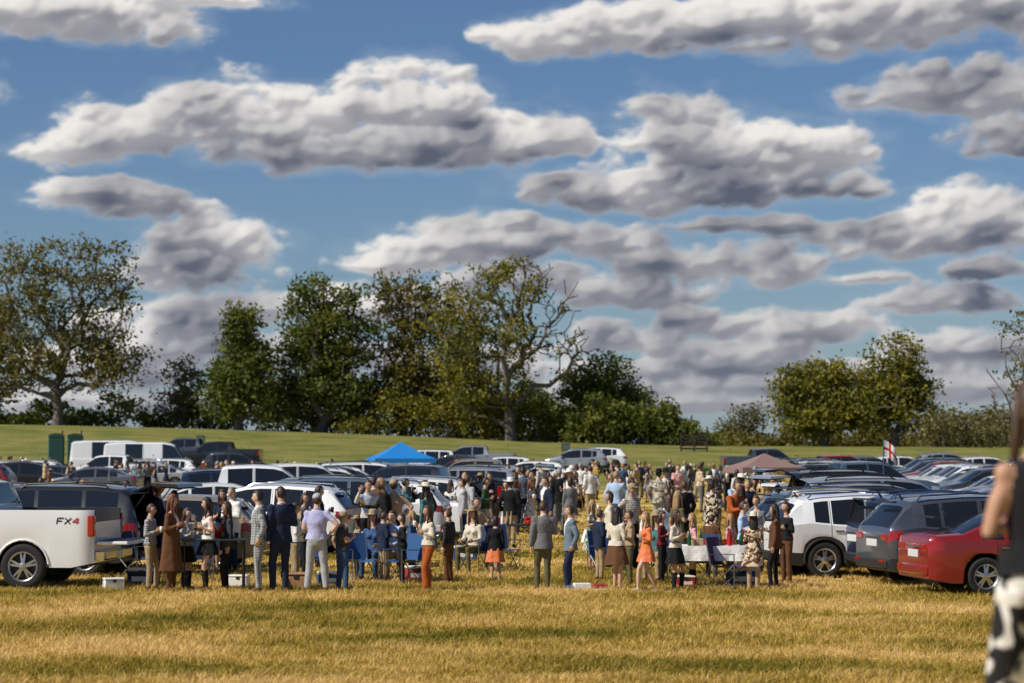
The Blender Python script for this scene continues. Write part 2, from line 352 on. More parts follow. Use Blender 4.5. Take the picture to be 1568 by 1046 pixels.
# ------------------------------------------------------------ cars
glass=mat('car_glass',(.012,.014,.016),.04,0,0,spec=.8)
plastic=mat('black_plastic',(.018,.018,.019),.55)
tire=mat('tire_rubber',(.016,.016,.016),.85)
alloy=mat('alloy_wheel',(.5,.5,.52),.3,.9)
redl=mat('tail_lamp',(.35,.008,.006),.12,coat=1)
whitel=mat('head_lamp',(.7,.72,.75),.1,.3,coat=1)
chrome=mat('chrome',(.65,.65,.66),.15,1)
platem=mat('licence_plate',(.6,.62,.62),.4)
inter=mat('car_interior',(.03,.028,.027),.8)
def paint(name,c,metal=.0,rough=.35): return mat(name,c,rough,metal,1.0,var=.06,vscale=1.5)
PA=dict(white=paint('paint_white',(.80,.80,.79)),pearl=paint('paint_pearl',(.66,.65,.62)),silver=paint('paint_silver',(.46,.47,.48),.6),
 grey=paint('paint_grey',(.10,.11,.13),.5),dgrey=paint('paint_dark_grey',(.05,.053,.06),.4),black=paint('paint_black',(.012,.012,.014)),
 navy=paint('paint_navy',(.015,.03,.075),.3),blue=paint('paint_blue',(.03,.12,.33),.3),red=paint('paint_red',(.30,.016,.014),.3),
 maroon=paint('paint_maroon',(.14,.012,.012),.3),teal=paint('paint_teal',(.06,.10,.12),.4),tan=paint('paint_tan',(.28,.23,.16),.4),steel=paint('paint_steel',(.12,.17,.22),.5))
KIND=dict(
 suv=dict(L=4.5,W=1.85,top=[(0,.95),(.02,1.02),(.05,1.08),(.36,1.46),(.50,1.55),(.9,1.61),(1.5,1.65),(2.1,1.655),(2.45,1.63),(2.75,1.56),(3.45,1.14),(3.58,1.10),(4.05,1.01),(4.33,.90),(4.45,.78),(4.5,.66)],
   belt=[(0,1.05),(.6,1.12),(1.2,1.06),(2,1.02),(3.5,.985),(4.5,.80)],ws=(2.75,3.45),rg=(.05,.36),win=[(.72,1.02),(1.08,1.76),(1.84,3.25)],gap=[1.04,1.80,2.80],ax=(.90,3.55),R=.36,low=.24,clad=True,rails=True,roofy=.2),
 bigsuv=dict(L=5.0,W=1.98,top=[(0,.98),(.02,1.06),(.05,1.12),(.20,1.62),(.34,1.72),(.9,1.78),(2.2,1.79),(2.8,1.75),(3.1,1.68),(3.8,1.22),(3.92,1.18),(4.5,1.1),(4.85,.99),(4.96,.85),(5.0,.72)],
   belt=[(0,1.09),(1,1.10),(2,1.08),(3.8,1.06),(5,.9)],ws=(3.1,3.8),rg=(.05,.20),win=[(.42,1.08),(1.16,2.05),(2.13,3.6)],gap=[1.12,2.09,3.15],ax=(1.05,3.98),R=.39,low=.27,clad=True,rails=True,roofy=.17),
 sedan=dict(L=4.75,W=1.83,top=[(0,.86),(.03,.98),(.12,1.03),(.62,1.06),(1.35,1.36),(1.65,1.42),(2.2,1.45),(2.7,1.42),(2.95,1.36),(3.65,.98),(3.8,.95),(4.3,.88),(4.6,.78),(4.72,.66),(4.75,.55)],
   belt=[(0,.97),(.7,.97),(2,.93),(3.65,.9),(4.75,.68)],ws=(2.95,3.65),rg=(.62,1.35),win=[(.95,1.35),(1.43,2.05),(2.12,3.45)],gap=[1.2,2.09,3.05],ax=(1.0,3.75),R=.33,low=.2,clad=False,rails=False,roofy=.2),
 hatch=dict(L=4.25,W=1.78,top=[(0,.88),(.03,.98),(.08,1.02),(.42,1.38),(.55,1.45),(1.0,1.51),(1.7,1.53),(2.3,1.50),(2.6,1.44),(3.3,1.02),(3.42,.99),(3.9,.91),(4.12,.80),(4.22,.68),(4.25,.56)],
   belt=[(0,.99),(.8,1.0),(2,.95),(3.3,.91),(4.25,.7)],ws=(2.6,3.3),rg=(.08,.42),win=[(.6,.95),(1.02,1.68),(1.76,3.1)],gap=[1.0,1.72,2.7],ax=(.8,3.4),R=.32,low=.2,clad=False,rails=False,roofy=.2),
 van=dict(L=5.9,W=2.0,top=[(0,1.2),(.02,1.4),(.04,1.5),(.12,2.5),(.25,2.6),(1,2.66),(3.8,2.66),(4.3,2.58),(4.55,2.45),(5.2,1.42),(5.3,1.35),(5.65,1.2),(5.82,1.05),(5.9,.8)],
   belt=[(0,1.5),(3.5,1.48),(5.2,1.25),(5.9,.95)],ws=(4.55,5.2),rg=(.04,.12),win=[(1.45,2.55),(3.8,5.0)],gap=[2.6,3.75,4.75],ax=(1.05,4.85),R=.36,low=.26,clad=False,rails=False,roofy=.14),
 pickup=dict(L=5.85,W=2.0,top=[(0,1.42),(1.88,1.42),(1.90,1.44),(1.905,1.50),(2.02,1.88),(2.15,1.93),(3.0,1.96),(3.6,1.93),(3.85,1.86),(4.5,1.36),(4.62,1.32),(5.3,1.26),(5.7,1.15),(5.82,1.0),(5.85,.85)],
   belt=[(0,1.40),(1.9,1.36),(3.2,1.27),(4.5,1.2),(5.85,1.05)],ws=(3.85,4.5),rg=(1.905,2.02),win=[(2.2,2.95),(3.03,4.35)],gap=[1.885,2.99,3.9],ax=(1.28,4.9),R=.41,low=.38,clad=False,rails=False,roofy=.15,bed=1.88),
)
CM=[None,glass,plastic,tire,alloy,redl,whitel,chrome,platem,inter]
def wheel(mb,x,y,R,sgn,dark=False):
    def lathe(prof,m,n=28):
        vs=[];fs=[]
        for (yy,r) in prof:
            for j in range(n):
                a=2*math.pi*j/n; vs.append((x+r*math.cos(a),y+sgn*yy,R+r*math.sin(a)))
        for i in range(len(prof)-1):
            for j in range(n): fs.append((i*n+j,i*n+(j+1)%n,(i+1)*n+(j+1)%n,(i+1)*n+j))
        mb.add(vs,fs,m,True)
    r=R*.66
    lathe([(-.11,r),(-.11,R*.9),(-.09,R*.985),(-.05,R),(.05,R),(.09,R*.985),(.11,R*.9),(.112,R*.8),(.10,r),(.09,r*.97)],3)
    lathe([(.098,r*1.01),(.10,r*.97),(.085,r*.90),(.0,r*.88)],4)
    lathe([(.01,r*.9),(.01,.001)],2)
    lathe([(.0,.075),(.085,.07),(.095,.05),(.095,.001)],4,14)
    for k in range(5):
        for off in (-.16,.16):
            a=2*math.pi*k/5+off+.3; c,s=math.cos(a),math.sin(a); w=.016
            vs=[]
            for rr,yy,ww in ((.05,.088,.022),(r*.93,.078,.017)):
                for (q,h) in ((-ww,0),(ww,0),(ww,-.03),(-ww,-.03)):
                    vs.append((x+rr*c-q*s,y+sgn*(yy+h),R+rr*s+q*c))
            mb.add(vs,[(0,1,5,4),(1,2,6,5),(2,3,7,6),(3,0,4,7)],4,False)
def car_mesh(kind,opened=False,tail='closed'):
    K=KIND[kind]; L=K['L']; W=K['W']/2; T=K['top']; Bt=K['belt']; R=K['R']; low=K['low']; AR=R+.07
    tx=[t[0] for t in T]; tz=[t[1] for t in T]; bx=[t[0] for t in Bt]; bz=[t[1] for t in Bt]
    st=set(round(t,3) for t in tx)
    for a in K['ax']:
        for k in range(13):
            st.add(round(a-AR*math.cos(math.pi*k/12),3))
        st.add(round(a-AR-.012,3)); st.add(round(a+AR+.012,3))
    for g in K['gap']: st.add(g); st.add(round(g+.014,3))
    for w in K['win']: st.add(w[0]); st.add(w[1])
    for q in (.04,.1,.18,.26,L-.3,L-.2,L-.12,L-.05,L-.02): st.add(round(q,3))
    for q in np.arange(.4,L-.3,.2): st.add(round(float(q),3))
    S=sorted(s for s in st if 0<=s<=L)
    S2=[S[0]]
    for s in S[1:]:
        if s-S2[-1]>.0045: S2.append(s)
    S=S2; Hm=max(tz); NR=11
    def sm_top(x): 
        return float(np.interp(x,tx,tz))
    rings=[]
    for x in S:
        zt=sm_top(x); zb=float(np.interp(x,bx,bz)); zb=min(zb,zt-.015)
        e=0
        if x<.26: e=((.26-x)/.26)**2*.10
        if x>L-.55: e=max(e,((x-(L-.55))/.55)**2*.20)
        w=W*(1-e); zl=low
        if x<.4: zl=low+.08*(1-x/.4)
        for a in K['ax']:
            dxa=abs(x-a)
            if dxa<=AR+1e-4: zl=max(zl,R+math.sqrt(max(0,AR*AR-dxa*dxa)))
        zs=zb-.2
        k=min(1,max(0,(zt-zb)/(Hm-zb-.05)))
        ins=K['roofy']*k; zl=min(zl,zs-.05)
        if kind=='pickup' and x<=K['bed']:
            ring=[(0,zl),(w*.93,zl),(w*.985,zl+.015),(w,zl+.4*(zs-zl)),(w,zs),(w*.985,zb-.03),(w*.975,zt),(w*.91,zt),(w*.90,.86),(w*.4,.86),(0,.86)]
        else:
            yy=w*.955-ins
            ring=[(0,zl),(w*.93,zl),(w*.985,zl+.015),(w,zl+.4*(zs-zl)),(w*1.0,zs),(w*.985,zb-.03),(w*.955,zb),(yy+.03*k,zt-.09*k-.004),(yy-.05-.05*(1-k),zt-.018*k-.002),(yy*.5,zt+.012),(0,zt+.018)]
        rings.append(ring)
    mb=MB(); n=len(S); vs=[]
    for x,r in zip(S,rings):
        for (y,z) in r: vs.append((x,y,z))
    for x,r in zip(S,rings):
        for (y,z) in r: vs.append((x,-y,z))
    fs=[];ms=[];of=n*NR
    def inr(x,rngs): return any(a-1e-4<=x<=b+1e-4 for a,b in rngs)
    for i in range(n-1):
        xm=(S[i]+S[i+1])/2
        gap=any(g<xm<g+.014 for g in K['gap'])
        for j in range(NR-1):
            m=0
            if j==0: m=2
            if K['clad'] and j in(1,2) : m=2
            if j==1: m=2
            if j==6 and inr(xm,K['win']): m=1
            if j>=8 and K['ws'][0]<xm<K['ws'][1]: m=1
            if j>=8 and K['rg'][0]<xm<K['rg'][1]: m=1
            if gap and 1<j<6: m=2
            if gap and j==6: m=2
            if j==4 and xm<(.24 if kind!='sedan' else .3) and kind not in('pickup','van'): m=5
            if xm>L-.42 and xm<L-.1 and j==4: m=6
            if kind=='pickup' and xm<K['bed'] and j>=7: m=2
            if opened and j>=8 and K['rg'][0]-.05<xm<K['rg'][1]: continue
            a=i*NR+j
            fs.append((a,a+1,a+NR+1,a+NR)); ms.append(m)
            fs.append((of+a,of+a+NR,of+a+NR+1,of+a+1)); ms.append(m)
    jm=NR-1
    if kind=='pickup': jm=4
    for j in range(jm):
        if opened and j>=3: break
        fs.append((j,of+j,of+j+1,j+1)); ms.append(2 if j<2 or (K['clad'] and j<3) else 0)
    b0=(n-1)*NR
    for j in range(NR-1):
        fs.append((b0+j,b0+j+1,of+b0+j+1,of+b0+j)); ms.append(2 if j<3 else 0)
    mb.add(vs,fs,ms,True)
    zb0=float(np.interp(0,bx,bz))
    if kind not in('pickup','van'):
        zz=min(zb0,T[0][1]+.08)
        if not opened:
            for s in(-1,1): mb.box(-.014,.05,s*(W*.52) if s>0 else -W*.86,W*.86 if s>0 else -W*.52,zz-.18,zz-.06,5,bev=.012)
            mb.box(-.012,.02,-.26,.26,zz-.30,zz-.17,8,bev=.005)
            mb.box(-.02,.03,-.38,.38,zz-.12,zz-.10,7,bev=.004)
            mb.box(.2,.28,-.55,.55,Hm-.13,Hm-.10,2)
        mb.box(-.05,.18,-W*.85,W*.85,.34,.52,2 if K['clad'] else 0,bev=.03)
        for s in(-1,1): mb.box(-.058,-.03,s*.62-.12,s*.62+.12,.46,.50,5)
    if K['clad']:
        for s in(-1,1):
            for a in K['ax']:
                pts=[(a+(AR-.005)*math.cos(t),s*(W-.012),R+(AR-.005)*math.sin(t)) for t in np.linspace(-.15,math.pi+.15,16)]
                mb.tube(pts,[(.026,.03)]*16,6,2,(0,1,0))
            mb.box(K['ax'][0]+AR,K['ax'][1]-AR,s*W-.03,s*W+.02,low+.02,low+.14,2)
    if kind=='van':
        for s in(-1,1): mb.box(-.02,.06,s*W*.84-.07,s*W*.84+.07,.9,1.3,5,bev=.01)
        mb.box(-.08,.1,-W*.9,W*.9,.4,.56,2,bev=.03)
    zf=T[-1][1]
    mb.box(L-.06,L+.015,-W*.5,W*.5,zf-.16,zf-.02,2,bev=.015); mb.box(L-.1,L+.03,-W*.62,W*.62,.32,.46,2,bev=.02)
    for s in(-1,1): mb.ell((L-.12,s*W*.68,zf+.0),(.12,.15,.06),6)
    cx=K['ws'][1]-.28; zc=float(np.interp(cx,bx,bz))
    for s in(-1,1):
        mb.ell((cx,s*(W+.10),zc+.09),(.07,.10,.075),0,10,6); mb.box(cx-.03,cx+.03,min(s*(W-.08),s*(W+.05)),max(s*(W-.08),s*(W+.05)),zc+.0,zc+.05,2)
        for g in K['gap'][:2]:
            hx=g+.08; mb.box(hx,hx+.17,s*(W*.995)-.022,s*(W*.995)+.022,float(np.interp(hx,bx,bz))-.15,float(np.interp(hx,bx,bz))-.12,7 if kind!='pickup' else 2)
        if K['rails']:
            yr=(W*.955-K['roofy']-.02)*s
            mb.tube([(.62,yr,Hm-.09),(.70,yr,Hm+.0),(1.6,yr,Hm+.045),(2.3,yr,Hm+.02),(2.45,yr,Hm-.07)],.018,6,7 if kind=='suv' else 2,(0,1,0))
    mb.tube([(.6,0,Hm-.08),(.52,0,Hm+.03)],[.03,.012],6,2)
    for a in K['ax']:
        for s in(-1,1): wheel(mb,a,s*(W-.105),R,s)
        mb.tube([(a,-W+.2,R),(a,W-.2,R)],.05,6,2)
    mb.box(.3,L-.4,-W*.7,W*.7,low+.02,low+.08,2)
    if opened:
        mb.box(.05,1.2,-W*.86,W*.86,.66,.70,9); mb.box(1.2,1.3,-W*.8,W*.8,.7,1.3,9)
        mb.box(.25,.7,-.5,-.1,.70,.98,2,bev=.03); mb.box(.2,.6,.1,.55,.70,.9,8,bev=.03)
        M=Matrix.Translation((K['rg'][1]+.02,0,float(np.interp(K['rg'][1],tx,tz))+.03))@Matrix.Rotation(math.radians(22),4,'Y')
        w1=W-K['roofy']-.06
        def slab(x0,x1,ya,yb,z0,z1,t,m):
            vs=[(x0,-ya,z0),(x0,ya,z0),(x1,yb,z1),(x1,-yb,z1),(x0,-ya,z0-t),(x0,ya,z0-t),(x1,yb,z1-t),(x1,-yb,z1-t)]
            mb.add(vs,[(0,3,2,1),(4,5,6,7),(0,1,5,4),(1,2,6,5),(2,3,7,6),(3,0,4,7)],m,False,M)
        slab(-.07,0,w1,w1,.0,0,.05,0); slab(-.50,-.07,w1*1.06,w1,-.01,0,.045,1)
        slab(-.58,-.5,w1*1.12,w1*1.06,-.03,-.01,.06,0); slab(-.98,-.58,w1*1.12,w1*1.12,-.22,-.03,.07,0)
        slab(-.93,-.60,w1*.9,w1*.9,-.29,-.12,.015,9)
        for s in(-1,1): mb.tube([(.3,s*(W*.7),1.1),(-.25,s*w1*.98,Hm+.05)],.012,5,2)
    if kind=='pickup':
        for s in(-1,1): mb.box(-.03,.10,s*(W*.945)-.075,s*(W*.945)+.075,.95,1.32,5,bev=.02)
        for s in(-1,1): mb.box(-.036,-.028,s*(W*.945)-.05,s*(W*.945)+.05,1.08,1.16,6)
        mb.box(-.22,-.02,-W*.93,W*.93,.52,.70,7,bev=.03); mb.box(-.226,-.2,-.2,.2,.55,.67,8)
        if tail=='closed': mb.box(-.02,.05,-W*.86,W*.86,.78,1.40,0,bev=.02); mb.box(-.03,0,-.15,.15,1.2,1.27,2)
        else: mb.box(-.60,-.02,-W*.84,W*.84,.80,.86,0,bev=.015); mb.box(-.58,-.03,-W*.8,W*.8,.862,.868,2)
        mb.box(.2,4.4,-W*.97,W*.97,low+.02,low+.1,2)
        for s in(-1,1):
            for a in K['ax']:
                pts=[(a+AR*math.cos(t),s*(W-.005),R+AR*math.sin(t)) for t in np.linspace(.1,math.pi-.1,12)]
                mb.tube(pts,.022,6,0,(0,1,0))
    me=mb.mesh('car_'+kind,[PA['white']]+CM[1:],32)
    return me
_cm={}
def car(kind,color,X,Yd,head,opened=False,tail='closed',name='parked_car',scale=1):
    key=(kind,opened,tail)
    if key not in _cm: _cm[key]=car_mesh(kind,opened,tail)
    o=bpy.data.objects.new(name,_cm[key]); link(o)
    o.material_slots[0].link='OBJECT'; o.material_slots[0].material=PA[color]
    o.location=(X,Yd,float(gz(X,Yd))); o.rotation_euler=(0,0,math.radians(head)); o.scale=(scale,)*3
    return o
tx,_=at(168,44.3)
tr_=car('pickup','white',tx,44.2,174,tail='open',name='pickup_truck')
mb=MB(); 
def seg(x0,z0,x1,z1,w=.022):
    d=Vector((x1-x0,0,z1-z0)); n=Vector((-d.z,0,d.x)).normalized()*w/2
    mb.add([(x0-n.x,0,z0-n.z),(x1-n.x,0,z1-n.z),(x1+n.x,0,z1+n.z),(x0+n.x,0,z0+n.z)],[(0,1,2,3)],0,False)
H_=.11
for (a,b_,c,d_) in ((0,0,.02,H_),(.02,H_,.13,H_),(.01,.055,.10,.055),(.14,0,.27,H_),(.16,H_,.25,0)): seg(a,b_,c,d_)
for (a,b_,c,d_) in ((.37,0,.39,H_),(.39,H_,.29,.035),(.29,.035,.41,.035)): seg(a,b_,c,d_)
mb.m=[0]*5+[1]*3
dm=mb.mesh('decal',[mat('decal_black',(.03,.03,.03),.5),mat('decal_red',(.5,.02,.02),.5)],0)
dc=link(bpy.data.objects.new('decal',dm)); dc.parent=tr_; dc.rotation_euler=(0,0,math.pi); dc.location=(.66,1.004,1.17)
# front right cars
car('sedan','red',7.0,42.3,9,name='red_car')
car('suv','grey',6.62,44.6,12,name='grey_suv')
car('suv','navy',6.55,46.7,11,name='blue_suv')
car('suv','white',5.05,47.7,9,name='white_suv',scale=.98)
car('suv','teal',5.0,50.6,10,name='grey_suv')
car('bigsuv','black',-7.15,48.1,171,True,name='parked_suv')
def ledge(d): return float(np.interp(d,[43,52,64,100,137,160],[-6.8,-5.0,-1.1,1.3,3.3,4.4]))
def redge(d): return 5.6+(d-50)*.115
cols=['white']*7+['pearl']*2+['silver']*4+['grey']*3+['dgrey']*3+['black']*4+['navy']*2+['blue']*1+['red']*2+['maroon']*1+['tan']*1+['steel']*2+['teal']
kinds=['suv']*7+['bigsuv']*3+['sedan']*5+['hatch']*3+['pickup']*1
nm={'suv':'parked_suv','bigsuv':'parked_suv','sedan':'parked_car','hatch':'parked_car','pickup':'pickup_truck'}
def rc(X,d,head,canopen=False):
    k=random.choice(kinds); op=canopen and k in('suv','bigsuv','hatch') and random.random()<.6
    car(k,random.choice(cols),X+random.uniform(-.25,.25),d,head+random.uniform(-3,3),op,name=nm[k])
for d in np.arange(50.9,113,2.95):
    for k in range(6):
        base=ledge(d)-[0,10.3,16.8,27.1,33.6,43.9][k]
        if base+5< -.245*d: break
        if random.random()<.1: continue
        cxp=784+(base+(-2.3 if k%2==0 else 2.3))/d*F
        if d>60 and cxp<330: continue
        rc(base,d,172 if k%2==0 else 7,k%2==0)
for d in np.arange(53.8,146,2.95):
    for k in range(5):
        base=redge(d)+[0,10.3,16.8,27.1,33.6][k]
        if base-5> .245*d: break
        if random.random()<.08: continue
        rc(base,d,9 if k%2==0 else 186,k%2==0)
for px,k,c,d,h in ((160,'van','white',154,2),(110,'van','white',158,2),(250,'pickup','white',143,176),(60,'suv','white',134,176),(100,'suv','pearl',141,176),(-20,'suv','black',128,5),(140,'sedan','black',132,176),
   (262,'suv','silver',149,176),(305,'suv','white',152,176),(300,'sedan','silver',140,176),(400,'pickup','black',170,178),(350,'pickup','grey',173,178),(310,'suv','dgrey',162,4),(20,'suv','maroon',118,176),
   (215,'sedan','grey',122,176),
   (700,'bigsuv','white',165,174),(740,'suv','dgrey',160,174),(790,'pickup','silver',168,178),(820,'suv','white',158,176),(760,'suv','maroon',150,176),(880,'sedan','silver',142,176),(870,'suv','white',133,176),
   (560,'suv','navy',122,176),(640,'suv','silver',126,176),(700,'sedan','grey',130,176),(610,'suv','black',118,176),(500,'suv','black',118,5),(960,'suv','white',172,176),(930,'suv','silver',170,176),
   (1105,'pickup','grey',165,3),(1330,'suv','white',160,3),(1400,'suv','silver',165,3),(1460,'suv','white',158,3),(1280,'suv','grey',158,3),(1540,'suv','silver',160,3)):
    X_,_=at(px,d); car(k,c,X_,d,h,name=nm.get(k,'passenger_van'))
# ------------------------------------------------------------ people
rel=dict(
 down=((.05,.02,-.285),(.015,-.05,-.255)), bent=((.06,.02,-.28),(-.07,-.20,.09)), drink=((.07,-.10,-.25),(-.10,-.12,.19)),
 hip=((.2,.07,-.2),(-.15,-.09,-.17)), pocket=((.10,.08,-.265),(-.05,-.08,-.21)), cross=((.07,-.03,-.27),(-.21,-.14,.06)),
 up=((.15,-.1,-.12),(-.05,-.1,.23)), reach=((.05,-.15,-.23),(-.02,-.24,.03)), back=((.06,.1,-.27),(-.1,.06,-.2)), lap=((.05,-.06,-.27),(-.06,-.22,-.03)))
def hand(mb,w,dirv,s,side,grip=False):
    q=Vector((0,0,-1)).rotation_difference(Vector(dirv)); M=Matrix.Translation(w)@q.to_matrix().to_4x4()@Matrix.Scale(s,4)
    i=-side
    mb.tube([(0,0,.02),(0,0,-.02),(i*.004,0,-.06),(i*.006,0,-.092)],[(.026,.02),(.036,.016),(.041,.015),(.036,.012)],7,2,(0,1,0),M)
    cu=1.0 if grip else .45
    for y,l in ((-.029,.068),(-.010,.077),(.010,.072),(.028,.056)):
        p=[(i*.006,y,-.085)]; a=0
        for k,f in enumerate((.45,.32,.23)):
            a+=cu*(.5+.35*k); z=p[-1]; p.append((z[0]+i*math.sin(a)*l*f,z[1],z[2]-math.cos(a)*l*f))
        mb.tube(p,[.0095,.009,.008,.006],5,2,(0,1,0),M)
    mb.tube([(0,-.026,-.022),(i*.012,-.048,-.048),(i*.024,-.055,-.072),(i*.034,-.052,-.09)],[.012,.011,.009,.006],5,2,(0,1,0),M)
    return M
def headgeo(mb,C,s,yaw,pitch,hair,sex,hat):
    M=Matrix.Translation(C)@Matrix.Rotation(yaw,4,'Z')@Matrix.Rotation(pitch,4,'X')@Matrix.Scale(s,4)
    nu,nv=20,14; vs=[];fs=[]; hv=[]
    for i in range(nv+1):
        th=math.pi*i/nv
        for j in range(nu):
            ph=2*math.pi*j/nu; x=math.sin(th)*math.cos(ph); y=math.sin(th)*math.sin(ph); z=math.cos(th)
            X_=x*.076; Y_=y*.094; Z_=z*.118
            if z<0: X_*=1-.28*abs(z)**1.4; Y_*=(1-.12*abs(z)) if y<0 else 1-.3*abs(z)
            if y<0:
                Y_-=.024*math.exp(-((x/.17)**2+((z+.17)/.17)**2))
                Y_+=.010*math.exp(-(((abs(x)-.38)/.16)**2+((z-.06)/.12)**2))
                Y_-=.008*math.exp(-((x/.3)**2+((z+.85)/.2)**2))
            vs.append((X_,Y_,Z_))
            cover = (y>-.25) or (z>.52)
            low_= -.45 if hair!='short' else -.25
            k=1.13 if hair=='short' else 1.2
            if not cover or z<low_: k=.9
            if y>-.5 and y<-.05 and z<.35 and hair!='long': k=.9 if abs(x)>.5 and z<.2 else k
            k*=1+.02*math.sin(9*ph+3*z)
            hv.append((x*.076*k,y*.094*k+ (.004),z*.118*k if z<0 else z*.118*(k if k<1 else k*.985)))
    for i in range(nv):
        for j in range(nu): fs.append((i*nu+j,(i+1)*nu+j,(i+1)*nu+(j+1)%nu,i*nu+(j+1)%nu))
    mb.add(vs,fs,2,True,M)
    if hair!='bald': mb.add(hv,fs,3,True,M)
    for sx in(-1,1):
        mb.ell((sx*.029,-.079,.008),(.011,.008,.007),6,8,6,M); mb.ell((sx*.077,.008,-.008),(.009,.018,.03),2,8,6,M)
        mb.tube([(sx*.016,-.090,.029),(sx*.044,-.078,.029)],.004,4,3,(0,0,1),M)
    mb.ell((0,-.088,-.058),(.022,.008,.007),7,8,6,M)
    if hair=='long':
        mb.tube([(0,.02,.09),(0,.05,.03),(0,.065,-.06),(0,.075,-.14),(0,.085,-.22),(0,.088,-.29),(0,.08,-.33)],[(.05,.05),(.085,.055),(.088,.05),(.09,.045),(.09,.04),(.07,.03),(.03,.012)],12,3,(1,0,0),M)
        for sx in(-1,1): mb.tube([(sx*.05,-.03,.07),(sx*.078,-.02,0),(sx*.085,-.01,-.1),(sx*.085,-.03,-.2),(sx*.075,-.04,-.27)],[.02,.024,.026,.024,.008],7,3,(0,1,0),M)
    if hair=='mid':
        mb.tube([(0,.02,.09),(0,.045,.03),(0,.055,-.05),(0,.055,-.12),(0,.05,-.16)],[(.05,.05),(.088,.058),(.094,.055),(.09,.05),(.05,.03)],12,3,(1,0,0),M)
    if hair=='bun': mb.ell((0,.11,.05),(.04,.035,.04),3,10,8,M)
    if hat=='cap':
        mb.ell((0,.0,.05),(.088,.105,.085),8,14,8,M); mb.add([(-.06,-.08,.05),(.06,-.08,.05),(.05,-.175,.035),(-.05,-.175,.035),(-.06,-.08,.062),(.06,-.08,.062),(.05,-.175,.043),(-.05,-.175,.043)],[(0,1,2,3),(4,7,6,5),(0,3,7,4),(1,5,6,2),(3,2,6,7)],8,False,M)
    if hat=='brim':
        vs=[];fs=[];n=20
        prof=[(.195,.055),(.15,.048),(.10,.055),(.096,.09),(.088,.15),(.06,.165),(.001,.15)]
        for r,z in prof:
            for j in range(n):
                a=2*math.pi*j/n; vs.append((r*math.cos(a)*(1 if r>.12 else .92),r*math.sin(a)*1.08,z+(.03*abs(math.cos(a))**2 if r>.12 else 0)))
        for i in range(len(prof)-1):
            for j in range(n): fs.append((i*n+j,i*n+(j+1)%n,(i+1)*n+(j+1)%n,(i+1)*n+j))
        mb.add(vs,fs,8,True,M)
PM=dict(sex='m',top='shirt',sleeve='long',bottom='pants',aL='down',aR='pocket',legs='stand',hair='short',hat=None,yaw=0,pitch=0,lean=0,cup=False,build=1.0,vox=.02,boots=False,seated=False,hem=.55)
